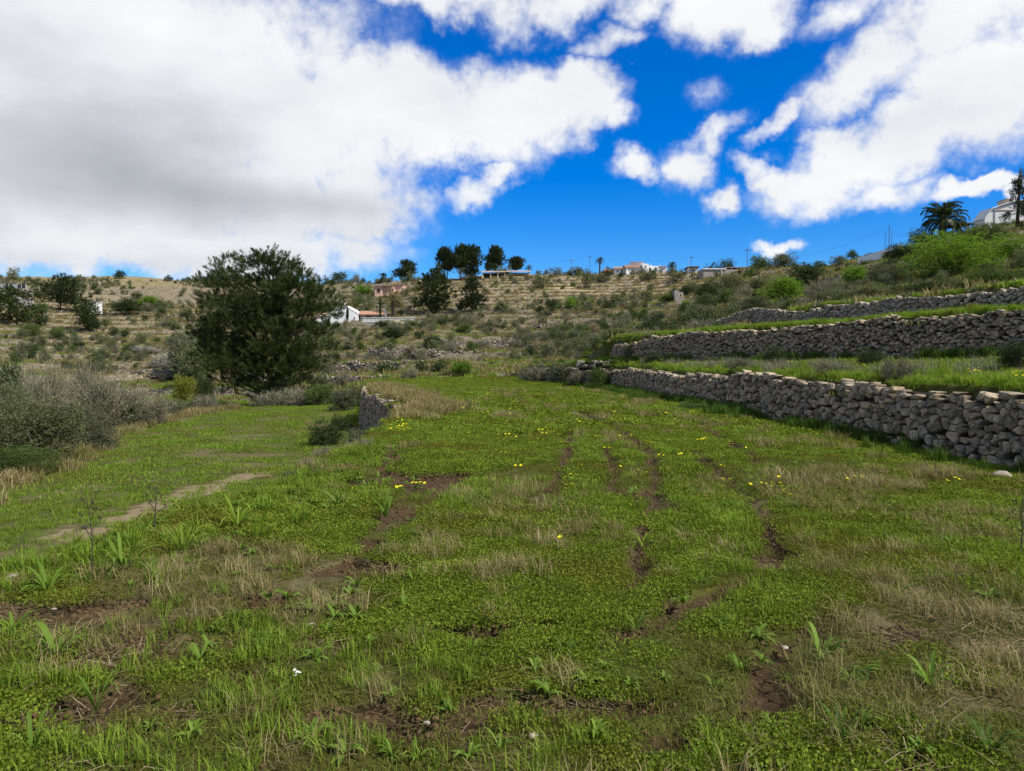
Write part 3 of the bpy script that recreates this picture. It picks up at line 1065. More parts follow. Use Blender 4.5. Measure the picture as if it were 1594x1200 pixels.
def blades(rng, n, R, h, w, lean=0.5, hv=0.4, base=None, droop=0.3):
    """n thin bent blades rooted within R."""
    if base is None:
        t = rng.random(n) * 2 * np.pi
        r = R * np.sqrt(rng.random(n))
        base = np.stack([r * np.cos(t), r * np.sin(t), np.zeros(n) - 0.01], -1)
    n = len(base)
    hh = h * rng.uniform(1 - hv, 1 + hv, n)[:, None]
    az = rng.random(n) * 2 * np.pi
    ld = np.stack([np.cos(az), np.sin(az), np.zeros(n)], -1) * (lean * rng.random(n))[:, None]
    side = np.stack([-np.sin(az), np.cos(az), np.zeros(n)], -1)
    tw = rng.normal(0, 0.5, n)[:, None]
    side = unit(side + np.stack([np.cos(az), np.sin(az), np.zeros(n)], -1) * tw)
    up = np.array([0, 0, 1.0])
    m = base + (up * 0.55 + ld * 0.35) * hh
    e = base + (up * (1 - droop * np.linalg.norm(ld, axis=1, keepdims=True)) + ld) * hh
    ww = (w * rng.uniform(0.7, 1.3, n))[:, None]
    P = np.stack([base - side * ww, base + side * ww, m + side * ww * 0.85, m - side * ww * 0.85, e + side * ww * 0.12, e - side * ww * 0.12], 1)
    i = np.arange(n)[:, None] * 6
    Q = np.concatenate([i + np.array([0, 1, 2, 3]), i + np.array([3, 2, 4, 5])], 0)
    v = rng.random(n)
    return P.reshape(-1, 3), Q, np.repeat(v, 6)


def leaf_strip(ln, w, rise, droop, seg=5, fold=0.25, wob=0.0):
    """One broad leaf along +X, arching up and over: its vertices and faces."""
    V, Q = [], []
    for i in range(seg + 1):
        t = i / seg
        x = ln * t
        z = rise * ln * math.sin(min(t * 1.15, 1.0) * math.pi * 0.5) - droop * ln * t * t
        ww = w * (math.sin(math.pi * min(0.12 + 0.86 * t ** 0.85, 0.985)) ** 0.8) * (1 + wob * math.sin(t * 17))
        V += [(x, -ww, z + ww * fold), (x, 0, z), (x, ww, z + ww * fold)]
        if i:
            a, b = (i - 1) * 3, i * 3
            Q += [(a, b, b + 1, a + 1), (a + 1, b + 1, b + 2, a + 2)]
    return np.array(V), np.array(Q)


def rot_z(V, a):
    c, s = math.cos(a), math.sin(a)
    return V @ np.array([[c, s, 0], [-s, c, 0], [0, 0, 1]])


# ---- ground cover prototypes -------------------------------------------------
def proto_clover(seed, R, n, leaf, h):
    rng = np.random.default_rng(seed)
    t = rng.random(n) * 2 * np.pi
    r = R * np.sqrt(rng.random(n)) * (0.7 + 0.3 * rng.random())
    C = np.stack([r * np.cos(t), r * np.sin(t), h * rng.random(n) ** 1.3 * (1 - 0.5 * (r / R) ** 2)], -1)
    V, Q, A = leaves(rng, C, np.zeros((n, 3)) + [0, 0, 0.1], leaf, leaf * 0.5, 0.1, 1.6, None, 0.15)
    return V, Q, A


def proto_tuft(seed, n, R, h, w, lean=0.7):
    return blades(np.random.default_rng(seed), n, R, h, w, lean)


def proto_rosette(seed, n, ln, w):
    rng = random.Random(seed)
    parts = []
    for i in range(n):
        a = i * 2.4 + rng.uniform(-0.4, 0.4)
        l = ln * rng.uniform(0.6, 1.15)
        V_, Q_ = leaf_strip(l, w * rng.uniform(0.8, 1.2) * l / ln, rng.uniform(0.25, 1.0), rng.uniform(0.1, 0.5), 5, 0.25, 0.06)
        parts.append((rot_z(V_, a), Q_, np.full(len(V_), rng.random())))
    return cat(parts)


def scatter(name, label, cat_, protos, mats, pts, scales, rots, idx):
    """One stuff object: points with a plant standing on each."""
    col = bpy.data.collections.new('plants for ' + name)
    for i, (p, m) in enumerate(zip(protos, mats)):
        me = mesh_np('%s plant' % name, p[0], p[1], m, p[2])
        o = bpy.data.objects.new('%s %03d' % (name, i), me)
        col.objects.link(o)
    me = bpy.data.meshes.new(name)
    me.vertices.add(len(pts))
    me.vertices.foreach_set('co', np.ascontiguousarray(pts, np.float32).ravel())
    for k, dt, a in (('psize', 'FLOAT', scales), ('pturn', 'FLOAT', rots), ('pkind', 'INT', idx)):
        at_ = me.attributes.new(k, dt, 'POINT')
        at_.data.foreach_set('value', np.ascontiguousarray(a, np.float32 if dt == 'FLOAT' else np.int32))
    ob = link(name, me)
    ng = bpy.data.node_groups.new('plants of ' + name, 'GeometryNodeTree')
    ng.interface.new_socket('Geometry', in_out='INPUT', socket_type='NodeSocketGeometry')
    ng.interface.new_socket('Geometry', in_out='OUTPUT', socket_type='NodeSocketGeometry')
    N, Lk = ng.nodes, ng.links
    gi, go = N.new('NodeGroupInput'), N.new('NodeGroupOutput')
    ci = N.new('GeometryNodeCollectionInfo')
    ci.inputs['Collection'].default_value = col
    ci.inputs['Separate Children'].default_value = True
    ci.inputs['Reset Children'].default_value = True
    ip = N.new('GeometryNodeInstanceOnPoints')
    ip.inputs['Pick Instance'].default_value = True

    def named(k, dt):
        n = N.new('GeometryNodeInputNamedAttribute')
        n.data_type = dt
        n.inputs['Name'].default_value = k
        return n.outputs[0]
    Lk.new(gi.outputs[0], ip.inputs['Points'])
    Lk.new(ci.outputs[0], ip.inputs['Instance'])
    Lk.new(named('pkind', 'INT'), ip.inputs['Instance Index'])
    cx = N.new('ShaderNodeCombineXYZ')
    Lk.new(named('pturn', 'FLOAT'), cx.inputs[2])
    Lk.new(cx.outputs[0], ip.inputs['Rotation'])
    Lk.new(named('psize', 'FLOAT'), ip.inputs['Scale'])
    Lk.new(ip.outputs[0], go.inputs[0])
    md = ob.modifiers.new('plants', 'NODES')
    md.node_group = ng
    return tag(ob, label, cat_, kind='stuff')


def sprinkle(rng, n, d0, d1, xlim=0.74, margin=1.5, power=2.0):
    """Random points of the view's ground between two distances."""
    d = (d0 ** power + (d1 ** power - d0 ** power) * rng.random(n)) ** (1 / power)
    x = rng.uniform(-1, 1, n) * (d * xlim + margin)
    return x, d


RNG = np.random.default_rng(12)


def field_cover():
    rng = RNG
    # clover and moss mat ----------------------------------------------------
    protos, mats = [], []
    for s in range(4):
        protos.append(proto_clover(s, 0.15, 330, 0.0125, 0.028)); mats.append(M['clover'])
    for s in range(4):
        protos.append(proto_clover(10 + s, 0.30, 560, 0.019, 0.040)); mats.append(M['clover'])
    for s in range(4):
        protos.append(proto_clover(20 + s, 0.75, 760, 0.046, 0.055)); mats.append(M['clover'])
    P, SC, RT, ID = [], [], [], []
    for (n, d0, d1, k0) in ((12000, 2.2, 8.0, 0), (10500, 7.0, 18.0, 4), (7500, 16.0, 66.0, 8)):
        x, y = sprinkle(rng, n, d0, d1)
        keep = (x < w1(y) - 0.1) & (x > el(y) - 0.2)
        cov = fbm(x * 0.8, y * 0.8, 55, 4)
        keep &= rng.random(n) < sstep(0.40, 0.56, cov + 0.12 * sstep(4.5, 9, y))
        keep &= rng.random(n) > soil_mask(x, y) * 1.3
        keep &= rng.random(n) > dry_mask(x, y) * 0.5
        keep &= rut_dist(x, y) > (0.14, 0.26, 0.34)[k0 // 4] + 0.1 * rng.random(n)
        x, y = x[keep], y[keep]
        P.append(np.stack([x, y, H(x, y) + 0.0], -1))
        SC.append(rng.uniform(0.35, 1.45, len(x)))
        RT.append(rng.random(len(x)) * 6.28)
        ID.append(k0 + rng.integers(0, 4, len(x)))
    scatter('clover', 'low olive green clover and moss mat covering the field', 'clover', protos, mats, np.concatenate(P), np.concatenate(SC), np.concatenate(RT), np.concatenate(ID))
    # green grass ------------------------------------------------------------
    protos, mats = [], []
    for s in range(3):
        protos.append(proto_tuft(30 + s, 26, 0.06, 0.085, 0.0024, 0.9)); mats.append(M['grass'])
    for s in range(3):
        protos.append(proto_tuft(40 + s, 40, 0.14, 0.075, 0.0042, 0.9)); mats.append(M['grass'])
    for s in range(3):
        protos.append(proto_tuft(50 + s, 80, 0.5, 0.085, 0.011, 1.0)); mats.append(M['grass'])
    for s in range(3):
        protos.append(proto_tuft(60 + s, 60, 0.20, 0.34, 0.007, 0.6)); mats.append(M['grass_dark'])
    for s in range(2):
        protos.append(proto_tuft(65 + s, 46, 0.12, 0.22, 0.006, 0.8)); mats.append(M['grass'])
    for s in range(3):
        protos.append(proto_tuft(67 + s, 110, 0.13, 0.030, 0.0022, 1.4)); mats.append(M['fuzz'])
    P, SC, RT, ID = [], [], [], []

    def put(x, y, k0, kn, s0, s1):
        P.append(np.stack([x, y, H(x, y)], -1))
        SC.append(rng.uniform(s0, s1, len(x)))
        RT.append(rng.random(len(x)) * 6.28)
        ID.append(k0 + rng.integers(0, kn, len(x)))
    for (n, d0, d1, k0) in ((4600, 2.2, 9.0, 0), (8000, 7.0, 20.0, 3), (10500, 17.0, 66.0, 6)):
        x, y = sprinkle(rng, n, d0, d1)
        infield = (x < w1(y) + 0) & (x > el(y) - 0.5)
        g = fbm(x * 0.55 + 3, y * 0.55, 66, 4)
        p = np.where(infield, sstep(0.38, 0.6, g + 0.06 * sstep(20, 40, y)), 0.8)
        ll = np.interp(y, *LL)
        ok = (x > ll - 0.5) & (x < w3(y))
        ok &= ~((x < ll + 1) & (y > 57))
        p = p * (1 - soil_mask(x, y)) * (1 - 0.6 * dry_mask(x, y)) * (1 - 0.75 * path_mask(x, y))
        ok &= rng.random(n) < p
        ok &= rut_dist(x, y) > (0.10, 0.15, 0.28)[k0 // 3] + 0.1 * rng.random(n)
        put(x[ok], y[ok], k0, 3, 0.6, 1.35)
    n = 14000
    x, y = sprinkle(rng, n, 2.2, 13.0)
    ok = (x < w1(y) - 0.2) & (x > el(y) - 0.6) & (rng.random(n) > soil_mask(x, y) * 1.2) & (rut_dist(x, y) > 0.13)
    put(x[ok], y[ok], 14, 3, 0.6, 1.4)
    # rank grass against the foot of the walls
    for W_, y0, y1, n, off, sc in ((W1, 8, 50, 1700, 0.6, 0.85), (W2, 14, 44, 500, 0.4, 0.9)):
        y = y0 + (y1 - y0) * rng.random(n) ** 1.6
        a = np.interp(y, *W_)
        x = a - 0.12 - np.abs(rng.normal(0, off, n)) * (0.35 + 0.9 * fbm(y / 3, y * 0, 88, 2))
        ok = rng.random(n) < sstep(0.34, 0.56, fbm(x / 1.1, y / 1.1, 87, 3))
        put(x[ok], y[ok], 9, 3, 0.35 * sc, 1.1 * sc)
    # the brow of the bank on the left, lush tufts
    n = 420
    y = 3.5 + 15 * rng.random(n) ** 1.3
    x = el(y) + rng.normal(-0.2, 0.75, n)
    ok = (rng.random(n) < sstep(0.36, 0.55, fbm(x * 0.8, y * 0.8, 99, 3))) & (rng.random(n) > soil_mask(x, y))
    put(x[ok], y[ok], 12, 2, 0.35, 0.8)
    # grass capping the second and third walls
    for W_, n, y0, y1 in ((W2, 2600, 10, 48), (W3, 900, 26, 62), (W1, 900, 10, 56)):
        y = y0 + (y1 - y0) * rng.random(n) ** 1.3
        x = np.interp(y, *W_) + 0.32 + np.abs(rng.normal(0, 0.65, n))
        put(x, y, 12, 2, 0.5, 1.15)
    scatter('grass', 'green grass blades growing over the terrace fields', 'grass', protos, mats, np.concatenate(P), np.concatenate(SC), np.concatenate(RT), np.concatenate(ID))
    # dry grass ----------------------------------------------------------------
    protos, mats = [], []
    for s in range(3):
        protos.append(proto_tuft(70 + s, 60, 0.12, 0.12, 0.0018, 1.3)); mats.append(M['straw'])
    for s in range(3):
        protos.append(proto_tuft(80 + s, 90, 0.28, 0.26, 0.006, 0.9)); mats.append(M['straw'])
    for s in range(2):
        protos.append(proto_tuft(85 + s, 110, 0.4, 0.42, 0.005, 0.9)); mats.append(M['grey'])
    P, SC, RT, ID = [], [], [], []
    for (n, d0, d1, k0, s0, s1) in ((4200, 2.2, 11.0, 0, 0.5, 1.3), (2200, 9.0, 40.0, 3, 0.4, 0.9)):
        x, y = sprinkle(rng, n, d0, d1)
        ok = (x < w1(y) - 0.3) & (x > el(y) - 3.0) & (rng.random(n) < dry_mask(x, y) * 0.8 + 0.04) & (rut_dist(x, y) > 0.2) & (rng.random(n) > soil_mask(x, y))
        put(x[ok], y[ok], k0, 3, s0, s1)
    # grey dead stems along the terrace edge above the near wall, bleached grass over the short wall
    n = 700
    y = 11 + 43 * rng.random(n)
    x = w1(y) + 0.9 + np.abs(rng.normal(0, 0.9, n))
    ok = rng.random(n) < sstep(0.48, 0.66, fbm(y / 1.8, x / 1.5, 15, 2)) * 0.35
    put(x[ok], y[ok], 6, 2, 0.35, 0.95)
    n = 420
    y = rng.uniform(23.5, 44, n)
    x = el(y) + 0.6 + np.abs(rng.normal(0, 0.55, n))
    put(x, y, 3, 3, 0.7, 1.7)
    n = 160
    c = np.array(field_hit(655, 640))
    put(c[0] + rng.normal(0, 0.45, n), c[1] + rng.normal(0, 1.6, n), 3, 3, 0.7, 1.5)
    n = 60
    y = rng.uniform(13, 20, n)
    x = el(y) - 1.2 + rng.normal(0, 0.4, n)
    put(x, y, 6, 2, 0.25, 0.6)
    n = 260
    y = rng.uniform(16, 55, n)
    x = np.interp(y, *LL) + rng.normal(0.2, 0.7, n)
    put(x, y, 3, 3, 0.8, 1.8)
    scatter('dry_grass', 'bleached dry grass in tufts on banks and between the green', 'dry grass', protos, mats, np.concatenate(P), np.concatenate(SC), np.concatenate(RT), np.concatenate(ID))
    # small broad-leaved weeds -------------------------------------------------
    protos, mats = [], []
    for s in range(5):
        protos.append(proto_rosette(90 + s, 8 + s, 0.075, 0.008)); mats.append(M['broad'])
    P, SC, RT, ID = [], [], [], []
    n = 1500
    x, y = sprinkle(rng, n, 2.3, 16.0)
    g = fbm(x * 0.7, y * 0.7, 123, 3)
    ok = (x < w1(y) - 0.3) & (x > el(y) - 1.5) & (rng.random(n) < sstep(0.40, 0.62, g + 0.10 * sstep(5, 2.5, y)))
    put(x[ok], y[ok], 0, 5, 0.5, 1.5)
    n = 500
    y = 5.5 + 14 * rng.random(n)
    x = el(y) + rng.normal(0.5, 0.6, n)
    put(x, y, 0, 5, 0.6, 1.4)
    scatter('weeds', 'small broad leaved weeds scattered through the turf', 'weeds', protos, mats, np.concatenate(P), np.concatenate(SC), np.concatenate(RT), np.concatenate(ID))
    # clods and grit on bare soil ------------------------------------------------
    protos, mats = [], []
    for s in range(4):
        r2 = np.random.default_rng(200 + s)
        th = np.linspace(0, 2 * np.pi, 6, endpoint=False)
        ring = np.stack([np.cos(th), np.sin(th), np.zeros(6)], -1) * r2.uniform(0.7, 1.2, (6, 1))
        V_ = np.concatenate([ring * 1.0 + [0, 0, -0.3], ring * 0.95 + [0, 0, 0.25] + r2.normal(0, 0.1, (6, 3)), ring * 0.45 + [0, 0, 0.7] + r2.normal(0, 0.1, (6, 3))])
        Q_ = np.array([[r * 6 + i, r * 6 + (i + 1) % 6, (r + 1) * 6 + (i + 1) % 6, (r + 1) * 6 + i] for r in (0, 1) for i in range(6)] + [[12, 13, 14, 15], [12, 15, 16, 17]])
        protos.append((V_ * 0.02, Q_, np.full(len(V_), r2.random()))); mats.append(M['clod'])
    P, SC, RT, ID = [], [], [], []
    n = 60000
    x, y = sprinkle(rng, n, 2.2, 18.0)
    ok = (x < w1(y)) & (x > el(y) - 1) & (rng.random(n) < soil_mask(x, y) * 0.8 + 0.01)
    put(x[ok], y[ok], 0, 4, 0.12, 0.9)
    scatter('soil_clods', 'crumbs and clods of dark brown soil on the bare patches', 'soil', protos, mats, np.concatenate(P), np.concatenate(SC), np.concatenate(RT), np.concatenate(ID))


def litter():
    rng = np.random.default_rng(5)
    protos = []
    for k in range(4):
        n = 26
        c = np.stack([rng.normal(0, 0.09, n), rng.normal(0, 0.09, n), rng.uniform(0.002, 0.02, n)], -1)
        a = rng.random(n) * 6.28
        dr = np.stack([np.cos(a), np.sin(a), rng.normal(0, 0.12, n)], -1)
        sd = np.stack([-np.sin(a), np.cos(a), np.zeros(n)], -1)
        l, w = rng.uniform(0.015, 0.07, (n, 1)), rng.uniform(0.0006, 0.0017, (n, 1))
        P = np.stack([c - dr * l - sd * w, c + dr * l - sd * w, c + dr * l + sd * w, c - dr * l + sd * w], 1).reshape(-1, 3)
        protos.append((P, np.arange(n * 4).reshape(n, 4), np.repeat(rng.random(n), 4)))
    n = 3600
    x, y = sprinkle(rng, n, 2.2, 11.0)
    ok = (x < w1(y) - 0.2) & (x > el(y) - 1.0) & (rng.random(n) < 0.2 + 0.7 * np.maximum(soil_mask(x, y), dry_mask(x, y))) & (rut_dist(x, y) > 0.32)
    x, y = x[ok], y[ok]
    scatter('straw_litter', 'broken straw and dead stems lying on the soil and turf', 'litter', protos, [M['straw'], M['straw'], M['straw'], M['tan']], np.stack([x, y, H(x, y) - 0.03 * soil_mask(x, y)], -1), rng.uniform(0.6, 1.5, len(x)), rng.random(len(x)) * 6.28, rng.integers(0, 4, len(x)))


M['clod'] = plain('clods', (0.105, 0.068, 0.034), 1.0, 0.3, 40.0, 0.05)
field_cover()
litter()


# ------------------------------------------------------------------ shrubs and trees: prototypes
def bush_geo(seed, nl, nc, m, leaf, wide=0.5, upright=0.25, thin=0.42):
    rng = np.random.default_rng(seed)
    lobes = []
    for i in range(nl):
        t = rng.random() * 2 * np.pi
        r = wide * 0.62 * math.sqrt(rng.random())
        rad = rng.uniform(0.17, 0.30)
        z = rng.uniform(0.16, 0.84 - rad * 0.3) * (1 - 0.5 * (r / wide) ** 2)
        lobes.append((r * math.cos(t), r * math.sin(t), z, rad * 0.9, rad * 0.9, min(rad, z + 0.05)))
    C, N, _ = lobes_pts(rng, lobes, nc, 0.35)
    P, D, v = clumpy(rng, C, N, m, leaf * 0.9)
    ok = P[:, 2] > -0.03
    return leaves(rng, P[ok], D[ok], leaf, leaf * thin, 0.15, 0.9, v[ok], upright)


def twig_geo(seed, n, leafy=0, w=0.006, wide=0.5):
    rng = np.random.default_rng(seed)
    m = 7
    cen = np.stack([rng.normal(0, 0.20, m), rng.normal(0, 0.20, m), np.zeros(m)], -1)
    hs = rng.uniform(0.45, 1.0, m)
    hs[0] = 1.0
    k = rng.integers(0, m, n)
    t = rng.random(n) * 2 * np.pi
    tilt = np.abs(rng.normal(0, 0.38, n))
    d = np.stack([np.cos(t) * np.sin(tilt), np.sin(t) * np.sin(tilt), np.cos(tilt)], -1)
    start = cen[k] + d * (rng.uniform(0.0, 0.6, n) * hs[k])[:, None] * [0.8, 0.8, 1.1]
    ln = (rng.uniform(0.15, 0.42, n) * hs[k])[:, None]
    d2 = unit(d + rng.normal(0, 0.6, (n, 3)) + [0, 0, 0.15])
    a = unit(np.cross(d2, rng.normal(0, 1, (n, 3))))
    e = start + d2 * ln
    mid = start + d2 * ln * 0.5 + rng.normal(0, 0.02, (n, 3))
    P = np.stack([start - a * w, start + a * w, mid + a * w * 0.8, mid - a * w * 0.8, e + a * w * 0.3, e - a * w * 0.3], 1).reshape(-1, 3)
    i = np.arange(n)[:, None] * 6
    Q = np.concatenate([i + np.array([0, 1, 2, 3]), i + np.array([3, 2, 4, 5])], 0)
    A = np.repeat(rng.random(n), 6)
    if leafy:
        q = rng.integers(0, n, leafy)
        C = start[q] + d2[q] * ln[q] * rng.random((leafy, 1))
        return cat([(P, Q, A), leaves(rng, C, d2[q], 0.030, 0.009, 0.1, 0.8)])
    return P, Q, A


def pine_geo(seed, nl, nc, m, ndl, low=0.12, top=1.0, wide=0.5, shape='oval'):
    """Irregular layered crown in a unit box; tufts of needles pointing out and up."""
    rng = np.random.default_rng(seed)
    lobes = []
    for i in range(nl):
        f = rng.random()
        z = low + (top - low) * f
        if shape == 'oval':
            env = math.sin(math.pi * (0.18 + 0.74 * f)) ** 0.8
        elif shape == 'cone':
            env = (1 - f) ** 0.75 + 0.12
        else:
            env = math.sqrt(max(0.0, 1 - (2 * f - 1) ** 2)) * 0.9 + 0.1
        t = rng.random() * 2 * np.pi
        r = wide * env * rng.uniform(0.25, 0.80)
        rad = rng.uniform(0.12, 0.20) * (0.5 + 0.6 * env)
        lobes.append((r * math.cos(t), r * math.sin(t), min(z, top - rad * 0.6), rad, rad, rad * 0.62))
    C, N, _ = lobes_pts(rng, lobes, nc, 0.4)
    P, D, v = plumes(rng, C, N, m, ndl * 1.6, ndl * 0.3)
    return leaves(rng, P, D, ndl * 0.9, ndl * 0.13, 0.1, 0.55, v, 0.3)


PROTO = {}


def proto(kind, k, lod):
    key = (kind, k, lod)
    if key in PROTO:
        return PROTO[key]
    s = 1000 + hash_id(kind) + k * 31 + lod * 7
    big = lod >= 1
    vb = lod == 2
    if kind in ('grey', 'pale', 'tan'):
        g = twig_geo(s, 7000 if vb else 2600 if big else 420, 0 if kind != 'grey' else (5000 if vb else 1500 if big else 120), 0.0022 if vb else 0.0045 if big else 0.011)
        mat = M[kind]
    elif kind in ('pine', 'pine_dark'):
        g = pine_geo(s, 26, 620 if big else 260, 12 if big else 7, 0.065 if big else 0.10, 0.06)
        mat = M[kind]
    else:
        g = bush_geo(s, 26 if vb else 16 if big else 11, 1900 if vb else 620 if big else 150, 13 if vb else 11 if big else 6, 0.017 if vb else 0.034 if big else 0.078)
        mat = M[kind]
    PROTO[key] = mesh_np(kind + ' foliage', g[0], g[1], mat, g[2])
    return PROTO[key]


def hash_id(s):
    return sum(ord(c) * (i + 3) for i, c in enumerate(s)) % 5000


STEM = {}


def stem_mesh(k):
    if k not in STEM:
        r = random.Random(k)
        mb = MB()
        for i in range(5):
            a = i * 1.257 + r.uniform(-0.3, 0.3)
            q = r.uniform(0.12, 0.26)
            mb.tube([(0.02 * math.cos(a), 0.02 * math.sin(a), -0.06), (q * 0.5 * math.cos(a), q * 0.5 * math.sin(a), 0.22), (q * math.cos(a), q * math.sin(a), 0.5)], [0.016, 0.012, 0.005], 5)
        STEM[k] = mb.mesh('stems', M['bark_grey'])
    return STEM[k]


SHRUB_N = [0]


def shrub(px, py, wpx, hpx, kind, label, name='shrub', catg='shrub', d=None, group=None, sink=0.04, squash=1.0):
    """A bush whose foot the photo shows at (px, py) and that measures wpx by hpx there."""
    p = hit(px, py) if d is None else ground_at(px, d)
    SHRUB_N[0] += 1
    k = SHRUB_N[0]
    sc = p.y / F
    w, h = wpx * sc, hpx * sc
    if d is not None:
        h = max(0.6 * h, zpx(py - hpx, p.y) - p.z)
    lod = 2 if wpx >= 76 else 1 if wpx >= 36 else 0
    rz = (k * 2.399) % 6.283
    me = proto(kind, k % 3, lod)
    dim = (w * 1.02, w * 1.02 * squash, h * 1.02)
    if wpx >= 24:
        root = empty(name, (p.x, p.y, p.z - sink * h), rz, label, catg, group)
        link('foliage', me, root, sc=dim)
        link('stem', stem_mesh(k % 3), root, sc=dim)
    else:
        root = link(name, me, None, (p.x, p.y, p.z - sink * h), rz, dim)
        tag(root, label, catg, group)
    root['kind'] = 'thing'
    return root


def tree(px, py, wpx, hpx, kind, label, name='tree', trunk=0.25, crown_low=0.2, d=None, shape='oval', lean=0.0, seed=1, bark='bark', dense=1.0, ndl=0.06):
    """Trunk, limbs and a crown; px, py is the foot of the trunk."""
    p = hit(px, py) if d is None else ground_at(px, d)
    sc = p.y / F
    w, h = wpx * sc, hpx * sc
    root = empty(name, p, 0, label, 'tree')
    rng = random.Random(seed)
    mb = MB()
    tr = max(0.045 * h * trunk * 2, 0.012 * h)
    top = (lean * h, rng.uniform(-0.03, 0.03) * h, h * 0.86)
    mid = (lean * 0.35 * h + rng.uniform(-0.02, 0.02) * h, 0, h * 0.42)
    mb.tube([(0, 0, -0.05 * h), mid, top], [tr, tr * 0.75, tr * 0.25], 8)
    for i in range(9):
        f = max(crown_low, 0.2) + (0.9 - max(crown_low, 0.2)) * i / 9
        a = i * 2.4 + rng.uniform(-0.5, 0.5)
        q = w * rng.uniform(0.22, 0.36)
        b = Vector(mid).lerp(Vector(top), max(0, (f - 0.42) / 0.44)) if f > 0.42 else Vector((0, 0, 0)).lerp(Vector(mid), f / 0.42)
        e = b + Vector((q * math.cos(a), q * math.sin(a), 0.10 * h))
        mb.tube([b, b.lerp(e, 0.5) + Vector((0, 0, 0.02 * h)), e], [tr * 0.42, tr * 0.28, tr * 0.1], 5)
    mb.build('trunk', M[bark], root, True)
    if kind in ('pine', 'pine_dark'):
        g = pine_geo(seed + 50, int(30 * dense), int(900 * dense), 12, ndl, crown_low, 1.0, 0.5, shape)
    else:
        g = bush_geo(seed + 50, int(20 * dense), int(700 * dense), 9, 0.04)
        g[0][:, 2] = crown_low + (1 - crown_low) * g[0][:, 2]
    V_ = g[0] * [w, w, h]
    V_[:, 0] += lean * V_[:, 2]
    link('crown', mesh_np('crown', V_, g[1], M[kind], g[2]), root)
    return root


# ------------------------------------------------------------------ the big pine beside the lower field
def big_pine():
    foot = ground_at(432, 65)
    root = empty('pine_tree', foot, 0, 'large spreading pine with dense dark crown reaching almost to the ground', 'tree')
    rng = np.random.default_rng(77)
    sc = 65 / F
    lob = [(352, 420, 18), (366, 412, 18), (362, 434, 28), (400, 406, 18), (410, 420, 26), (432, 402, 18), (440, 418, 26), (468, 430, 22), (482, 444, 24), (502, 450, 18), (420, 412, 22), (345, 446, 20), (380, 450, 34), (425, 440, 34),
           (465, 458, 36), (506, 466, 20), (350, 474, 30), (395, 480, 42), (442, 484, 42), (490, 488, 32), (515, 480, 14), (338, 500, 22), (372, 508, 38), (420, 516, 46), (468, 516, 40), (505, 512, 20), (328, 528, 20), (356, 536, 32),
           (405, 548, 44), (455, 548, 42), (496, 542, 24), (340, 558, 26), (332, 548, 16), (380, 572, 40), (432, 578, 42), (478, 574, 34), (508, 566, 18), (360, 590, 22), (398, 600, 30), (445, 604, 28), (484, 596, 20), (376, 606, 16),
           (418, 616, 16), (516, 546, 12), (322, 520, 12), (330, 566, 12)]
    lobes = []
    for (px, py, r) in lob:
        a = at(px, py, 65) - foot
        room = 5.0 * math.sqrt(max(0.05, 1 - ((px - 425) / 112) ** 2)) * (1.0 if py > 440 else 0.6)
        for k in range(3 if r > 30 else 2):
            yo = rng.uniform(-1, 1) * max(0.0, room - r * sc * 0.6) if k == 0 else -rng.uniform(0.2, 1.0) * max(0.0, room - r * sc * 0.6)
            lobes.append((a.x + (rng.uniform(-0.4, 0.4) if k else 0), a.y + yo, a.z, r * sc * 0.92, r * sc * 0.92, r * sc * 0.36))
    mb = MB()
    H0 = 12.0
    spine = [(0, 0, -0.6), (0.15, 0.1, 2.0), (-0.1, 0.0, 5.0), (0.2, 0.1, 8.5), (0.0, 0, 11.3)]
    mb.tube(spine, [0.48, 0.38, 0.28, 0.17, 0.05], 10)
    mb.tube([(0.05, 0.05, 1.2), (-1.1, -0.3, 4.4), (-2.6, -0.4, 8.2), (-3.0, -0.3, 10.2)], [0.26, 0.2, 0.12, 0.04], 8)
    mb.tube([(0.05, 0.05, 1.6), (1.2, -0.5, 4.6), (2.2, -0.4, 7.4), (2.8, -0.3, 9.2)], [0.24, 0.18, 0.1, 0.04], 8)
    mb.build('trunk', M['bark'], root, True)
    lb = MB()
    for L in lobes:
        z = max(0.8, L[2] - 1.2 - 0.25 * math.hypot(L[0], L[1]))
        b = Vector((0, 0, min(z, 10)))
        e = Vector(L[:3])
        lb.tube([b, b.lerp(e, 0.55) + Vector((0, 0, -0.15)), e], [0.085, 0.055, 0.018], 5)
    lb.build('limb', M['bark'], root, True)
    C, N, k = lobes_pts(rng, lobes, 6200, 0.40)
    kp = N[:, 2] > -0.62
    C, N = C[kp], N[kp]
    P, D, v = plumes(rng, C, N, 40, 0.62, 0.085)
    g = leaves(rng, P, D, 0.30, 0.016, 0.1, 0.6, v, 0.25)
    link('crown', mesh_np('crown', g[0], g[1], M['pine'], g[2]), root)


big_pine()

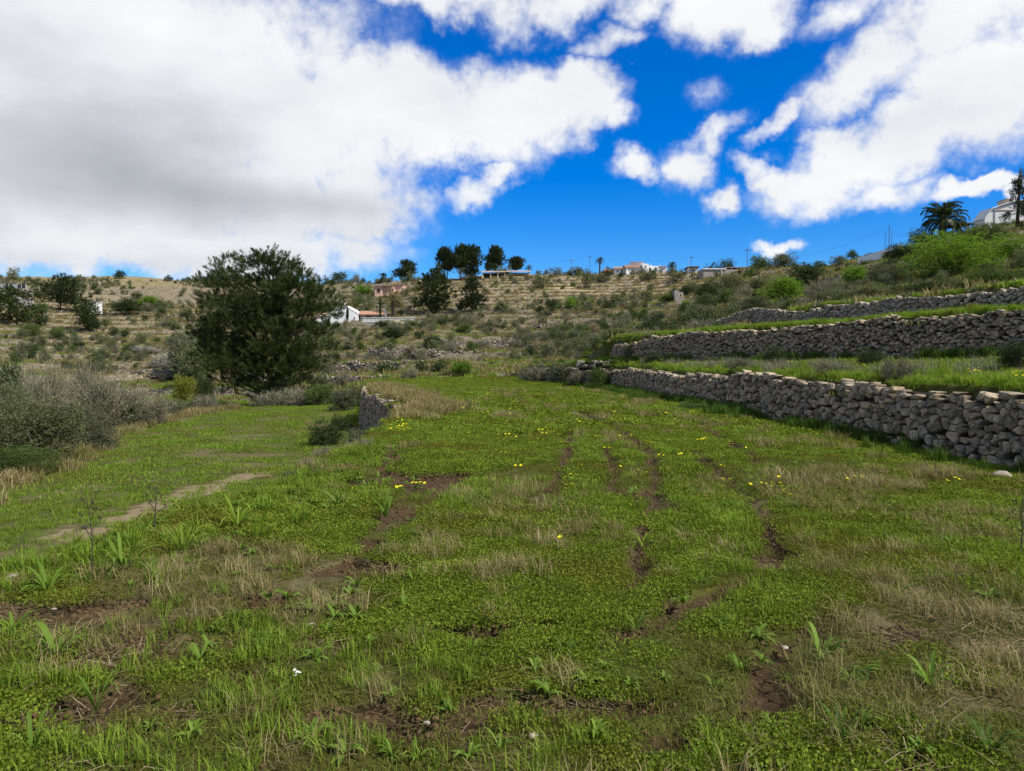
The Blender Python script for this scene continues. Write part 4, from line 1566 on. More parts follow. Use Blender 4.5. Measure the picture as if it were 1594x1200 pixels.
# ------------------------------------------------------------------ trees on the ridge and the slopes
tree(697, 424, 34, 50, 'pine_dark', 'tall dark ridge pine with bare slanting trunk, leftmost of the close trio', 'pine_tree', 0.22, 0.42, 232, 'round', -0.02, 3, ndl=0.075)
tree(717, 424, 36, 52, 'pine', 'middle pine of the close trio on the ridge, olive crown on bare trunk', 'pine_tree', 0.22, 0.40, 236, 'round', 0.03, 4, ndl=0.075)
tree(736, 424, 34, 52, 'pine_dark', 'dark full pine at the end of the close trio beside the low tiled house', 'pine_tree', 0.22, 0.22, 238, 'oval', 0.02, 5, ndl=0.075)
tree(771, 424, 38, 45, 'pine_dark', 'conical dark pine standing behind the low tiled house on the ridge', 'pine_tree', 0.22, 0.12, 250, 'cone', 0.0, 6, ndl=0.075)
tree(803, 428, 30, 30, 'pine_dark', 'small umbrella pine with a flat domed crown on the ridge', 'pine_tree', 0.22, 0.42, 252, 'round', 0.0, 7, ndl=0.07, dense=1.3)
tree(630, 428, 36, 31, 'pine_dark', 'leaning pine alone on the ridge above the pink house', 'pine_tree', 0.22, 0.15, 252, 'oval', 0.05, 8, ndl=0.075)
tree(681, 430, 28, 32, 'pine', 'young thin pine at the left foot of the ridge trio', 'pine_tree', 0.2, 0.08, 226, 'cone', 0.0, 9, ndl=0.09, dense=0.6)
tree(598, 432, 16, 16, 'pine', 'small sparse conifer on the skyline left of the leaning pine', 'pine_tree', 0.2, 0.05, 262, 'cone', 0.0, 10, ndl=0.1, dense=0.4)
tree(672, 488, 64, 58, 'pine', 'broad round pine on the slope right of the date palm', 'pine_tree', 0.25, 0.05, None, 'oval', 0.0, 11)
tree(735, 486, 48, 51, 'pine_dark', 'dark pointed pine on the slope, right neighbour of the broad round pine', 'pine_tree', 0.25, 0.04, None, 'cone', 0.0, 12)
tree(94, 483, 62, 52, 'pine_dark', 'broad dark pine beside the concrete retaining wall', 'pine_tree', 0.25, 0.10, None, 'oval', 0.0, 13)
tree(26, 504, 78, 54, 'pine', 'wide olive green pine below the concrete retaining wall', 'pine_tree', 0.25, 0.03, None, 'oval', 0.0, 14)
tree(140, 517, 50, 48, 'pine_dark', 'dark lopsided pine on the dry slope leaning left', 'pine_tree', 0.25, 0.05, None, 'oval', -0.12, 15)
tree(196, 493, 46, 29, 'dark', 'round dark broadleaf tree with short trunk on the dry terraces', 'tree', 0.25, 0.12, None, 'round', 0.0, 16, 'bark_grey')
tree(20, 446, 24, 34, 'olive', 'thin pale tree rising behind the concrete retaining wall', 'tree', 0.15, 0.15, None, 'oval', 0.0, 17, 'bark_grey', 0.5)
tree(325, 520, 74, 72, 'pine', 'olive pine half hidden behind the large spreading pine', 'pine_tree', 0.25, 0.05, 118, 'oval', 0.0, 18)
tree(858, 490, 20, 28, 'dark', 'narrow dark olive tree on a short trunk, middle of the slope', 'tree', 0.25, 0.22, None, 'oval', 0.0, 19, 'bark_grey', 0.6)
tree(921, 478, 16, 18, 'yellowgreen', 'thin pale green young tree right of the round bright bush', 'tree', 0.15, 0.25, None, 'oval', 0.0, 20, 'bark_grey', 0.4)
for i, (px, py, w_, h_, lab) in enumerate([
        (1252, 402, 24, 17, 'small olive tree at the left end of the skyline row on the right hill'), (1276, 399, 22, 15, 'low spreading tree second in the skyline row on the right hill'),
        (1302, 395, 26, 17, 'rounded grey green tree in the middle of the skyline row'), (1326, 392, 22, 17, 'dark olive tree at the right end of the skyline row before the white ramp wall'),
        (1352, 389, 18, 12, 'little scrubby tree right beside the white ramp wall top')]):
    tree(px, py, w_ * 1.15, h_ * 1.2, 'green' if i % 2 else 'olive', lab, 'olive_tree', 0.2, 0.2, 112, 'round', 0.0, 30 + i, 'bark_grey', 0.5)

# dark conifer at the house on the right
c = ground_at(1578, 84)
conifer = empty('conifer_tree', c, 0, 'dark ragged conifer in front of the white house at the right edge', 'tree')
mb = MB().tube([(0, 0, -0.3), (0.1, 0, 3), (0.25, 0, 7.0)], [0.22, 0.15, 0.03], 8)
rr = np.random.default_rng(5)
hh = 84 / F * 88
lobes = []
for i in range(34):
    f = rr.random()
    t = rr.random() * 6.28
    r = (1.45 * (1 - f) + 0.15) * rr.uniform(0.3, 1.0)
    lobes.append((r * math.cos(t) + 0.2 * f, r * math.sin(t), hh * (0.06 + 0.92 * f), 0.42 * (1.1 - 0.6 * f), 0.42 * (1.1 - 0.6 * f), 0.30))
lobes.append((0.25, 0, hh * 0.98, 0.12, 0.12, 0.4))
mb.build('trunk', M['bark'], conifer, True)
C, N, _ = lobes_pts(rr, lobes, 420, 0.3)
P, D, v = clumpy(rr, C, N, 12, 0.12)
g = leaves(rr, P, D, 0.2, 0.035, 0.1, 0.8, v, 0.4)
link('crown', mesh_np('crown', g[0], g[1], M['pine_dark'], g[2]), conifer)


for px, py, h_, lab in ((592, 498, 34, 'thin dark cypress beside the stucco garden house'), (541, 499, 20, 'short dark cypress in front of the white cottage gable')):
    p = at(px, py, 161)
    kk = 161 / F
    cy = empty('cypress_tree', p, 0, lab, 'tree')
    MB().tube([(0, 0, -0.5), (0, 0, h_ * kk * 0.8)], [0.08, 0.02], 5).build('trunk', M['bark'], cy)
    rq = np.random.default_rng(px)
    z = rq.random(700)
    r = 2.0 * kk * np.sin(np.pi * (0.08 + 0.9 * z)) ** 0.7 * np.sqrt(rq.random(700))
    t = rq.random(700) * 6.28
    Cc = np.stack([r * np.cos(t), r * np.sin(t), z * h_ * kk], -1)
    gg = leaves(rq, Cc, np.zeros((700, 3)) + [0, 0, 0.6], 0.28, 0.07, 0.1, 0.4)
    link('crown', mesh_np('crown', gg[0], gg[1], M['dark'], gg[2]), cy)


# ------------------------------------------------------------------ palms
def frond_geo(ln, arch, droop, nlf, lw, seed):
    rng = random.Random(seed)
    V_, Q_, A_ = [], [], []
    pts = []
    for i in range(13):
        t = i / 12
        pts.append((ln * (t - 0.18 * t * t), 0.0, ln * (arch * math.sin(t * math.pi * 0.55) - droop * t * t)))

    def P(t):
        k = min(int(t * 12), 11)
        f = t * 12 - k
        return tuple(a + (b - a) * f for a, b in zip(pts[k], pts[k + 1]))

    def quad(a, b, c, d_, v):
        n = len(V_)
        V_.extend((a, b, c, d_))
        Q_.append((n, n + 1, n + 2, n + 3))
        A_.extend((v,) * 4)
    for i in range(12):
        a, b = pts[i], pts[i + 1]
        w0 = 0.025 * ln * (1 - i / 12) * 0.6 + 0.003
        quad((a[0], -w0, a[2]), (b[0], -w0 * 0.9, b[2]), (b[0], w0 * 0.9, b[2]), (a[0], w0, a[2]), 0.9)
    for i in range(nlf):
        t = 0.10 + 0.88 * i / nlf
        p = P(t)
        l = ln * 0.20 * (math.sin(math.pi * (0.15 + 0.78 * t)) + 0.12)
        for s in (-1, 1):
            dx, dz = 0.55 + rng.uniform(-0.1, 0.1), 0.25 - 0.75 * t + rng.uniform(-0.12, 0.12)
            e = (p[0] + l * dx, s * l * 0.78, p[2] + l * dz)
            m = (p[0] + l * dx * 0.5, s * l * 0.42, p[2] + l * dz * 0.5 + 0.06 * l)
            quad(p, (m[0] - lw, m[1], m[2]), e, (m[0] + lw, m[1], m[2] + lw * 0.3), rng.random())
    return np.array(V_), np.array(Q_), np.array(A_)


def palm(p, trunk_h, frond, n, label, seed, mat, thick, tilt=(0.15, 1.35), lean=0.0, leaflets=26, frond_w=1.0):
    root = empty('palm_tree', p, 0, label, 'palm')
    rng = random.Random(seed)
    mb = MB()
    pts, rad = [], []
    for i in range(9):
        t = i / 8
        pts.append((lean * trunk_h * t * t, 0, -0.1 * trunk_h + 1.1 * trunk_h * t))
        rad.append(thick * (1.15 - 0.25 * t + (0.12 if i % 2 else 0) + (0.35 if i == 8 else 0)))
    mb.tube(pts, rad, 10)
    mb.build('trunk', M['bark'], root, True)
    ms = [frond_geo(frond, 0.42 + 0.1 * k, 0.28 + 0.12 * k, leaflets, frond * 0.014 * frond_w, seed + k) for k in range(3)]
    ms = [mesh_np('frond', g[0], g[1], mat, g[2]) for g in ms]
    for i in range(n):
        o = link('frond', ms[i % 3], root, (lean * trunk_h, 0, trunk_h))
        f = (i + 0.5) / n
        el_ = math.radians(78 - 105 * f ** 0.8)
        o.rotation_euler = (rng.uniform(-0.2, 0.2), -el_ + math.radians(24), i * 2.399 + rng.uniform(-0.2, 0.2))
        s = rng.uniform(0.85, 1.1)
        o.scale = (s, s, s)
    return root


palm(ground_at(1464, 80) + Vector((0, 0, 0.2)), 3.1, 2.7, 46, 'big date palm with arching fronds on the right skyline', 3, M['palm'], 0.26, leaflets=36, frond_w=1.5)
palm(hit(612, 492), 3.6, 3.4, 30, 'date palm with drooping olive fronds beside the white cottage', 8, M['palm_dry'], 0.34)
palm(ground_at(933, 246), 4.6, 1.9, 26, 'slim tall palm on the skyline left of the white villa', 12, M['palm'], 0.25, frond_w=1.8)
palm(ground_at(1045, 238), 2.5, 2.1, 28, 'shorter bushy palm on the skyline right of the white villa', 14, M['palm'], 0.3, frond_w=1.8)
palm(ground_at(823, 248), 2.6, 1.6, 18, 'small ragged palm on the skyline next to the umbrella pine', 15, M['palm'], 0.2, frond_w=1.8)
palm(ground_at(985, 272), 4.6, 1.7, 18, 'palm top showing above the villa roof', 16, M['palm'], 0.2, frond_w=1.8)


# ------------------------------------------------------------------ houses
def opening(root, name, x, z, w, h, y, mat=None, frame='white'):
    """A recessed window or door on a front wall at y: frame with a dark pane set behind it."""
    f = MB()
    t = 0.10
    f.box(x - w / 2 - t, x - w / 2, y - 0.05, y + 0.12, z - t, z + h + t).box(x + w / 2, x + w / 2 + t, y - 0.05, y + 0.12, z - t, z + h + t)
    f.box(x - w / 2, x + w / 2, y - 0.05, y + 0.12, z + h, z + h + t).box(x - w / 2, x + w / 2, y - 0.07, y + 0.12, z - t, z)
    o = f.build(name, M[frame], root)
    MB().box(x - w / 2, x + w / 2, y - 0.012, y + 0.05, z, z + h).build('pane', mat or M['dark_glass'], o)
    return o


def gable(root, x0, x1, y0, y1, z0, ze, zr, wall, roof, along='y', over=0.25, name='wall'):
    """Walls with gables and a pitched roof; the ridge runs along x or y."""
    mb = MB()
    if along == 'y':
        xm = (x0 + x1) / 2
        mb.add([(x0, y0, z0), (x1, y0, z0), (x1, y0, ze), (xm, y0, zr), (x0, y0, ze), (x0, y1, z0), (x1, y1, z0), (x1, y1, ze), (xm, y1, zr), (x0, y1, ze)],
               [(0, 1, 2, 3, 4), (9, 8, 7, 6, 5), (1, 6, 7, 2), (5, 0, 4, 9)])
        sl = (zr - ze) / (xm - x0)
        rf = MB()
        for s in (-1, 1):
            e = xm + s * (xm - x0 + over)
            ez = ze - sl * over
            a, b = y0 - over, y1 + over
            rf.add([(xm, a, zr + 0.02), (e, a, ez + 0.02), (e, b, ez + 0.02), (xm, b, zr + 0.02), (xm, a, zr + 0.17), (e, a, ez + 0.17), (e, b, ez + 0.17), (xm, b, zr + 0.17)],
                   [(0, 1, 2, 3), (4, 7, 6, 5), (0, 4, 5, 1), (1, 5, 6, 2), (2, 6, 7, 3)])
            n = max(3, int((b - a) / 0.45))
            for i in range(n):
                y = a + (i + 0.5) * (b - a) / n
                rf.tube([(xm, y, zr + 0.17), (e, y, ez + 0.17)], [0.10, 0.10], 5)
    else:
        ym = (y0 + y1) / 2
        mb.add([(x0, y0, z0), (x0, y1, z0), (x0, y1, ze), (x0, ym, zr), (x0, y0, ze), (x1, y0, z0), (x1, y1, z0), (x1, y1, ze), (x1, ym, zr), (x1, y0, ze)],
               [(4, 3, 2, 1, 0), (5, 6, 7, 8, 9), (0, 5, 9, 4), (1, 2, 7, 6)])
        sl = (zr - ze) / (ym - y0)
        rf = MB()
        for s in (-1, 1):
            e = ym + s * (ym - y0 + over)
            ez = ze - sl * over
            a, b = x0 - over, x1 + over
            rf.add([(a, ym, zr + 0.02), (a, e, ez + 0.02), (b, e, ez + 0.02), (b, ym, zr + 0.02), (a, ym, zr + 0.17), (a, e, ez + 0.17), (b, e, ez + 0.17), (b, ym, zr + 0.17)],
                   [(0, 1, 2, 3), (4, 7, 6, 5), (0, 4, 5, 1), (1, 5, 6, 2), (2, 6, 7, 3)])
            n = max(3, int((b - a) / 0.45))
            for i in range(n):
                x = a + (i + 0.5) * (b - a) / n
                rf.tube([(x, ym, zr + 0.17), (x, e, ez + 0.17)], [0.10, 0.10], 5)
    mb.build(name, M[wall], root)
    return rf.build('roof', M[roof], root)


def frame_at(px, py, d):
    """A house origin: at() plus the metres per photo pixel there."""
    return at(px, py, d), d / F


# white cottage with its gable to the valley
o, k = frame_at(533, 498, 166)
cot = empty('cottage', o, 0, 'white cottage with a plain gable and chimney behind the large pine', 'house')
rf = gable(cot, -24 * k, 24 * k, 0, 9, -2.0, 9.5 * k, 23 * k, 'white', 'greywhite', 'y', 0.05)
MB().box(-1.5 * k, 3 * k, 0.6, 1.4, 22 * k, 28 * k).box(-2.0 * k, 3.5 * k, 0.5, 1.5, 28 * k, 28.7 * k).build('chimney', M['white'], rf)
opening(cot, 'window', 7 * k, 2.5 * k, 3.6 * k, 5.5 * k, 0)
opening(cot, 'door', 18.5 * k, -1.0 * k, 1.8 * k, 6 * k, 0, M['wood'])
gable(cot, -45 * k, -25 * k, 1.5, 8, -2.0, 5 * k, 11 * k, 'white', 'tile_pale', 'x', 0.15, 'side_wall')

o, k = frame_at(578, 497, 167)
sh = empty('garden_house', o, 0, 'small stucco garden house with clay tile roof beside the white cottage', 'house')
rf = gable(sh, -17 * k, 17 * k, 0, 5.5, -2.0, 7.5 * k, 13 * k, 'concrete', 'tile', 'x', 0.5)
opening(sh, 'door', -4 * k, -0.5 * k, 9 * k, 6.2 * k, 0, M['wood'], 'beige')
opening(sh, 'window', 10 * k, 1.5 * k, 4 * k, 3.8 * k, 0, None, 'beige')
MB().box(17 * k, 21 * k, 2, 4, -1, 15 * k).build('chimney', M['white'], sh)

# white balustrade terrace below the cottage
bal = empty('balustrade', at(570, 500, 160), 0, 'white balustrade running along the terrace in front of the cottage', 'balustrade')
k = 160 / F
MB().box(-6 * k, 78 * k, -0.15, 0.15, 4.9 * k, 5.8 * k).build('rail', M['greywhite'], bal)
MB().box(-6 * k, 78 * k, -0.15, 0.15, -1.2 * k, 0.4 * k).build('plinth', M['greywhite'], bal)
bm = MB().tube([(0, 0, 0), (0, 0, 1.6 * k), (0, 0, 3.2 * k), (0, 0, 5.1 * k)], [0.07, 0.13, 0.08, 0.09], 6).mesh('baluster', M['greywhite'])
for i in range(40):
    link('baluster', bm, bal, ((-5 + i * 2.1) * k, 0, 0))
rw = empty('retaining_wall', at(600, 507, 158), 0, 'tan rubble retaining wall with a pier under the white balustrade', 'wall')
rw['kind'] = 'thing'
k = 158 / F
MB().box(-42 * k, 14 * k, 0, 0.5, -9 * k, 5 * k).build('wall_face', M['block'], rw)
MB().box(14.1 * k, 21 * k, -0.35, 0.6, -9 * k, 8.6 * k).build('pier', M['beige'], rw)
MB().box(21.1 * k, 96 * k, 0.1, 0.6, -6 * k, 6 * k).box(70 * k, 72 * k, 0.0, 0.7, 6 * k, 9 * k).build('garden_wall', M['concrete'], rw)

# pink house
o, k = frame_at(603, 459, 212)
pk = empty('pink_house', o, math.radians(-6), 'pink rendered house with clay tile roofs on the hillside', 'house')
MB().box(-20 * k, -8 * k, 0, 6, -2.0, 13.5 * k).build('porch_block', M['pink'], pk)
MB().box(-7.9 * k, 10 * k, 0.6, 7, -2.0, 12.4 * k).box(10.1 * k, 23 * k, 1.2, 8, -2.0, 16.2 * k).build('wall', M['pink'], pk)
r_ = MB()
r_.add([(-20.5 * k, -0.4, 13.6 * k), (8 * k, -0.4, 13.1 * k), (8 * k, 6.5, 16.4 * k), (-20.5 * k, 6.5, 16.0 * k), (-20.5 * k, -0.4, 14.3 * k), (8 * k, -0.4, 13.8 * k), (8 * k, 6.5, 17.1 * k), (-20.5 * k, 6.5, 16.7 * k)],
       [(0, 3, 2, 1), (4, 5, 6, 7), (0, 1, 5, 4), (1, 2, 6, 5), (2, 3, 7, 6), (3, 0, 4, 7)])
r_.box(9.2 * k, 24 * k, 0.7, 8.5, 16.25 * k, 17.1 * k)
r_.build('roof', M['tile'], pk)
opening(pk, 'porch_shade_panel', -14 * k, 3.5 * k, 6 * k, 6.0 * k, 0, M['wood'], 'pink')  # dark pane on the solid wall stands in for the shade inside

# low tiled house behind the ridge pines
o, k = frame_at(788, 432, 236)
lh = empty('low_house', o, 0, 'long low beige house with tiled roof and porch posts among the ridge pines', 'house')
MB().box(-36 * k, 36 * k, 3, 9, -2.5, 9 * k).build('wall', M['beige'], lh)
MB().box(-35.5 * k, -2 * k, 2.95, 3.0, 1.0 * k, 7.2 * k).build('porch_shade_panel', M['wood'], lh)  # dark sheet on the wall, painting the shade under the porch roof
for i, x in enumerate((-37, -25, -14, -3)):
    MB().box(x * k, (x + 1.8) * k, 0.2, 0.6, -2.5, 8.2 * k).build('porch_post', M['beige'], lh)
opening(lh, 'window', 16 * k, 1.5 * k, 9 * k, 3.5 * k, 3, None, 'white')
opening(lh, 'window', 28 * k, 1.5 * k, 5 * k, 3.5 * k, 3, None, 'white')
rf = MB()
for (a, b, zz) in ((-39, -1, 8.3), (-0.9, 38, 8.9)):
    rf.add([(a * k, -0.3, zz * k), (b * k, -0.3, zz * k), (b * k, 6.0, (zz + 4.5) * k), (a * k, 6.0, (zz + 4.5) * k), (a * k, -0.3, (zz + 0.8) * k), (b * k, -0.3, (zz + 0.8) * k), (b * k, 6.0, (zz + 5.3) * k), (a * k, 6.0, (zz + 5.3) * k)],
           [(0, 3, 2, 1), (4, 5, 6, 7), (0, 1, 5, 4), (1, 2, 6, 5), (2, 3, 7, 6), (3, 0, 4, 7)])
rf.build('roof', M['tile_pale'], lh)

# white villa on the ridge
o, k = frame_at(996, 429, 240)
vi = empty('villa', o, 0, 'rambling white villa with stepped roofs on the ridge', 'house')


def vblock(name, x0, x1, y0, y1, top, mat='white'):
    return MB().box(x0 * k, x1 * k, y0, y1, -3.5, top * k).build(name, M[mat], vi)


vblock('wall', -39, -22.2, 1.0, 9, 11.5)
gable(vi, -22 * k, 2 * k, -1.0, 7, -3.5, 12.0 * k, 17.0 * k, 'white', 'tile', 'x', 0.3)
vblock('gable_block', 2.6, 12.5, -1.6, 7, 17.5)
vblock('upper_block', -11, 9, 3.5, 9.5, 22.5)
vblock('rear_block', 12.6, 30, 1.2, 8, 15.8)
vblock('end_block', 30.1, 44, 2.0, 8, 14.8)
vblock('terrace_wall', 8, 52, -4.5, -4.0, 3.5, 'greywhite')
gable(vi, -52 * k, -39.3 * k, 2.0, 7, -3.5, 8.0 * k, 12.5 * k, 'tile', 'tile', 'x', 0.3)
rr_ = MB()
for (a, b, y0, y1, z0, z1) in ((-39.5, -10, 0.3, 5.5, 11.2, 16.0), (-12, 9.6, 3.0, 6.5, 22.6, 24.6), (29.5, 44.5, 1.5, 5, 15.0, 17.2)):
    rr_.add([(a * k, y0, z0 * k), (b * k, y0, z0 * k), (b * k, y1, z1 * k), (a * k, y1, z1 * k), (a * k, y0, (z0 + 0.9) * k), (b * k, y0, (z0 + 0.9) * k), (b * k, y1, (z1 + 0.9) * k), (a * k, y1, (z1 + 0.9) * k)],
            [(0, 3, 2, 1), (4, 5, 6, 7), (0, 1, 5, 4), (1, 2, 6, 5), (2, 3, 7, 6), (3, 0, 4, 7)])
rr_.build('roof', M['tile'], vi)
for (x, z, w_, h_, y) in ((-34, 5.5, 2.0, 3.5, 1.0), (-27, 5.0, 2.4, 5.0, 1.0), (-30, 0.0, 3.0, 4.0, 1.0), (-17, 7.5, 1.8, 2.4, -1.0), (-11, 7.5, 1.8, 2.4, -1.0), (-4, 7.5, 1.8, 2.4, -1.0), (-15, 1.5, 2.0, 3.2, -1.0), (7.5, 12.0, 2.2, 2.6, -1.6),
                          (17, 8.5, 3.0, 4.6, 1.2), (25.5, 8.5, 3.0, 4.6, 1.2), (36, 8.0, 2.4, 3.0, 2.0)):
    opening(vi, 'window', x * k, z * k, w_ * k, h_ * k, y)
MB().box(20 * k, 22 * k, 4, 4.8, 15 * k, 19 * k).build('chimney', M['white'], vi)
MB().box(34 * k, 36 * k, 4, 4.8, 14 * k, 18.5 * k).build('chimney', M['white'], vi)

# unfinished block building
o, k = frame_at(1134, 436, 205)
ru = empty('unfinished_building', o, 0, 'long unfinished concrete block building with a beige end wall', 'building')
MB().box(-39 * k, 31 * k, 0, 6, -3, 16.5 * k).build('wall', M['block'], ru)
MB().box(31.1 * k, 41 * k, -0.8, 6.5, -3, 21 * k).build('end_wall', M['beige'], ru)
MB().box(-40 * k, -4 * k, -0.3, 6.4, 16.55 * k, 18.2 * k).build('roof', M['greywhite'], ru)
MB().box(-3.9 * k, 31 * k, 0.4, 6.4, 19.6 * k, 20.6 * k).build('canopy', M['block'], ru)
for x in (-3.5, 5, 14, 22):
    MB().box(x * k, (x + 1) * k, 0.5, 0.9, 16.55 * k, 19.6 * k).build('post', M['block'], ru)
MB().box(-12 * k, -10.5 * k, -0.25, -0.01, -3, 16.5 * k).build('pilaster', M['concrete'], ru)
MB().box(12 * k, 13.5 * k, -0.25, -0.01, -3, 16.5 * k).build('pilaster', M['concrete'], ru)

o, k = frame_at(1079, 424, 232)
sm = empty('small_house', o, 0, 'small flat house with dark roof slab between the villa and the unfinished building', 'house')
MB().box(-7 * k, 7 * k, 0, 5, -3, 7 * k).build('wall', M['greywhite'], sm)
MB().box(-8.5 * k, 8.5 * k, -0.8, 5.5, 7.05 * k, 9 * k).build('roof', M['wood'], sm)
opening(sm, 'window', 0, 1.5 * k, 4 * k, 3.0 * k, 0)

o, k = frame_at(1057, 463, 150)
hu = empty('hut', o, 0, 'tiny pale block hut on the slope below the unfinished building', 'hut')
MB().box(-7 * k, 0, 0, 2, -1, 11 * k).box(0.1 * k, 7 * k, 0.2, 2, -1, 8.5 * k).build('wall', M['block'], hu)
opening(hu, 'opening', 2.8 * k, 1.5 * k, 3.0 * k, 4.0 * k, 0.2, M['wood'], 'beige')

# house at the right edge
o, k = frame_at(1566, 350, 96)
rh = empty('white_house', o, 0, 'weathered white house with a sloping gable at the right edge behind conifers', 'house')
y0, y1 = 0.0, 2.2
prof = [(-33, -14), (44, -14), (44, 40), (16, 36), (6, 33), (-22, 24), (-33, 9)]
mb = MB()
n = len(prof)
mb.add([(x * k, y0, z * k) for x, z in prof] + [(x * k, y1, z * k) for x, z in prof], [tuple(range(n)), tuple(range(2 * n - 1, n - 1, -1))] + [(i, i + n, (i + 1) % n + n, (i + 1) % n) for i in range(n)])
mb.build('wall', M['greywhite'], rh)
rf = MB()
for (xa, za), (xb, zb) in (((-34.5, 9.0), (-22, 25.4)), ((-22, 25.2), (6, 34.2)), ((6.2, 34.2), (45, 41))):
    rf.add([(xa * k, y0 - 0.25, za * k), (xb * k, y0 - 0.25, zb * k), (xb * k, y1 + 0.2, zb * k), (xa * k, y1 + 0.2, za * k), (xa * k, y0 - 0.25, (za + 1.3) * k), (xb * k, y0 - 0.25, (zb + 1.3) * k), (xb * k, y1 + 0.2, (zb + 1.3) * k), (xa * k, y1 + 0.2, (za + 1.3) * k)],
           [(0, 3, 2, 1), (4, 5, 6, 7), (0, 1, 5, 4), (1, 2, 6, 5), (2, 3, 7, 6), (3, 0, 4, 7)])
rf.build('roof', M['greywhite'], rh)
MB().box(16 * k, 21.5 * k, 0.6, 1.3, 30 * k, 50 * k).box(15.3 * k, 22.2 * k, 0.5, 1.4, 50 * k, 51.2 * k).build('chimney', M['greywhite'], rh)
MB().box(6.5 * k, 15 * k, 1.0, 2.6, 30 * k, 41 * k).build('dormer', M['beige'], rh)
MB().box(6 * k, 15.5 * k, 0.8, 2.8, 41.05 * k, 42.4 * k).build('dormer_roof', M['tile'], rh)
opening(rh, 'window', 12.0 * k, 24 * k, 4.0 * k, 7 * k, 0)
opening(rh, 'window', 6.0 * k, 29 * k, 1.2 * k, 2 * k, 0)
MB().box(-22 * k, 12 * k, -0.1, -0.004, 22.2 * k, 23.4 * k).build('ledge', M['tile_pale'], rh)
mb = MB().tube([(-18 * k, -0.08, -8 * k), (-18 * k, -0.08, 22 * k)], [0.05, 0.05], 6)
mb.build('drainpipe', M['metal'], rh)

o, k = frame_at(1494, 357, 84)
pg = empty('shelter', o, 0, 'open shelter with dark flat roof and posts beside the big palm', 'shelter')
rf = MB()
rf.add([(-26 * k, 0, 4.5 * k), (-6 * k, 0, 9.5 * k), (23 * k, 0, 8.5 * k), (23 * k, 3.2, 8.5 * k), (-6 * k, 3.2, 9.5 * k), (-26 * k, 3.2, 4.5 * k), (-26 * k, 0, 6.2 * k), (-6 * k, 0, 11.4 * k), (23 * k, 0, 10.2 * k), (23 * k, 3.2, 10.2 * k), (-6 * k, 3.2, 11.4 * k), (-26 * k, 3.2, 6.2 * k)],
       [(0, 5, 4, 1), (1, 4, 3, 2), (6, 7, 10, 11), (7, 8, 9, 10), (0, 1, 7, 6), (1, 2, 8, 7), (2, 3, 9, 8), (3, 4, 10, 9), (4, 5, 11, 10), (5, 0, 6, 11)])
rf.build('roof', M['wood'], pg)
for x in (-24, -10, 2, 14, 21):
    MB().box(x * k, (x + 1.2) * k, 0.1, 0.25, -18 * k, (4.6 if x < -20 else 8.4) * k).build('post', M['wood'], pg)
MB().box(-12 * k, 12 * k, 2.6, 2.8, -18 * k, 3 * k).build('back_wall', M['white'], pg)

# white ramp wall and left-hand concrete wall
a, b = at(1336, 397, 96), at(1404, 376, 92)
wr = MB()
wr.add([(a.x, a.y, a.z - 1.2), (b.x, b.y, b.z - 1.4), (b.x, b.y, b.z - 0.25), (a.x, a.y, a.z - 0.35), (a.x + 0.1, a.y + 0.3, a.z - 1.2), (b.x + 0.1, b.y + 0.3, b.z - 1.4), (b.x + 0.1, b.y + 0.3, b.z - 0.25), (a.x + 0.1, a.y + 0.3, a.z - 0.35)],
       [(0, 1, 2, 3), (7, 6, 5, 4), (3, 2, 6, 7), (0, 3, 7, 4), (1, 5, 6, 2)])
o = wr.build('ramp_wall', M['white'])
tag(o, 'white sloping ramp wall on the right skyline below thin poles', 'wall', kind='thing')

o, k = frame_at(22, 464, 190)
cw = empty('concrete_wall', o, 0, 'stained concrete retaining wall with screen fence at the far left', 'wall')
cw['kind'] = 'thing'
MB().box(-80 * k, 28 * k, 0, 0.6, -2.0, 15 * k).build('wall_face', M['concrete'], cw)
for i in range(12):
    MB().box((-60 + i * 6.5) * k, (-54.5 + i * 6.5) * k, 0.2, 0.3, 15.1 * k, 21.5 * k).build('fence_panel', M['cable'] if i % 3 else M['metal'], cw)
for i in range(13):
    MB().box((-61 + i * 6.5) * k, (-60.1 + i * 6.5) * k, 0.15, 0.35, 15.05 * k, 22.5 * k).build('fence_post', M['metal'], cw)
o, k = frame_at(143, 475, 190)
wh = empty('shed', o, 0, 'small white shed beside the lopsided pine on the dry slope', 'shed')
MB().box(-7 * k, 6 * k, 0, 3, -2, 6.0 * k).build('wall', M['greywhite'], wh)
MB().box(-7.6 * k, 6.6 * k, -0.2, 3.2, 6.05 * k, 7.0 * k).build('roof', M['concrete'], wh)
opening(wh, 'door', -3 * k, -2.0, 2.2 * k, 2.0 + 4 * k, 0, M['wood'])


# ------------------------------------------------------------------ power poles and lines
def pole(px, top, base, d, label, arm=True, r=0.08, mat='pole'):
    p = at(px, base, d)
    root = empty('power_pole', p, 0, label, 'pole')
    h = (base - top) * d / F
    MB().tube([(0, 0, -1.5), (0, 0, h)], [r, r * 0.75], 7).build('post', M[mat], root)
    if arm:
        MB().box(-0.7, 0.7, -0.06, 0.06, h - 0.45, h - 0.33).build('crossarm', M[mat], root)
        for x in (-0.6, 0.6):
            MB().tube([(x, 0, h - 0.33), (x, 0, h - 0.12)], [0.05, 0.04], 6).build('insulator', M['metal'], root)
    return p + Vector((0, 0, h - 0.1))


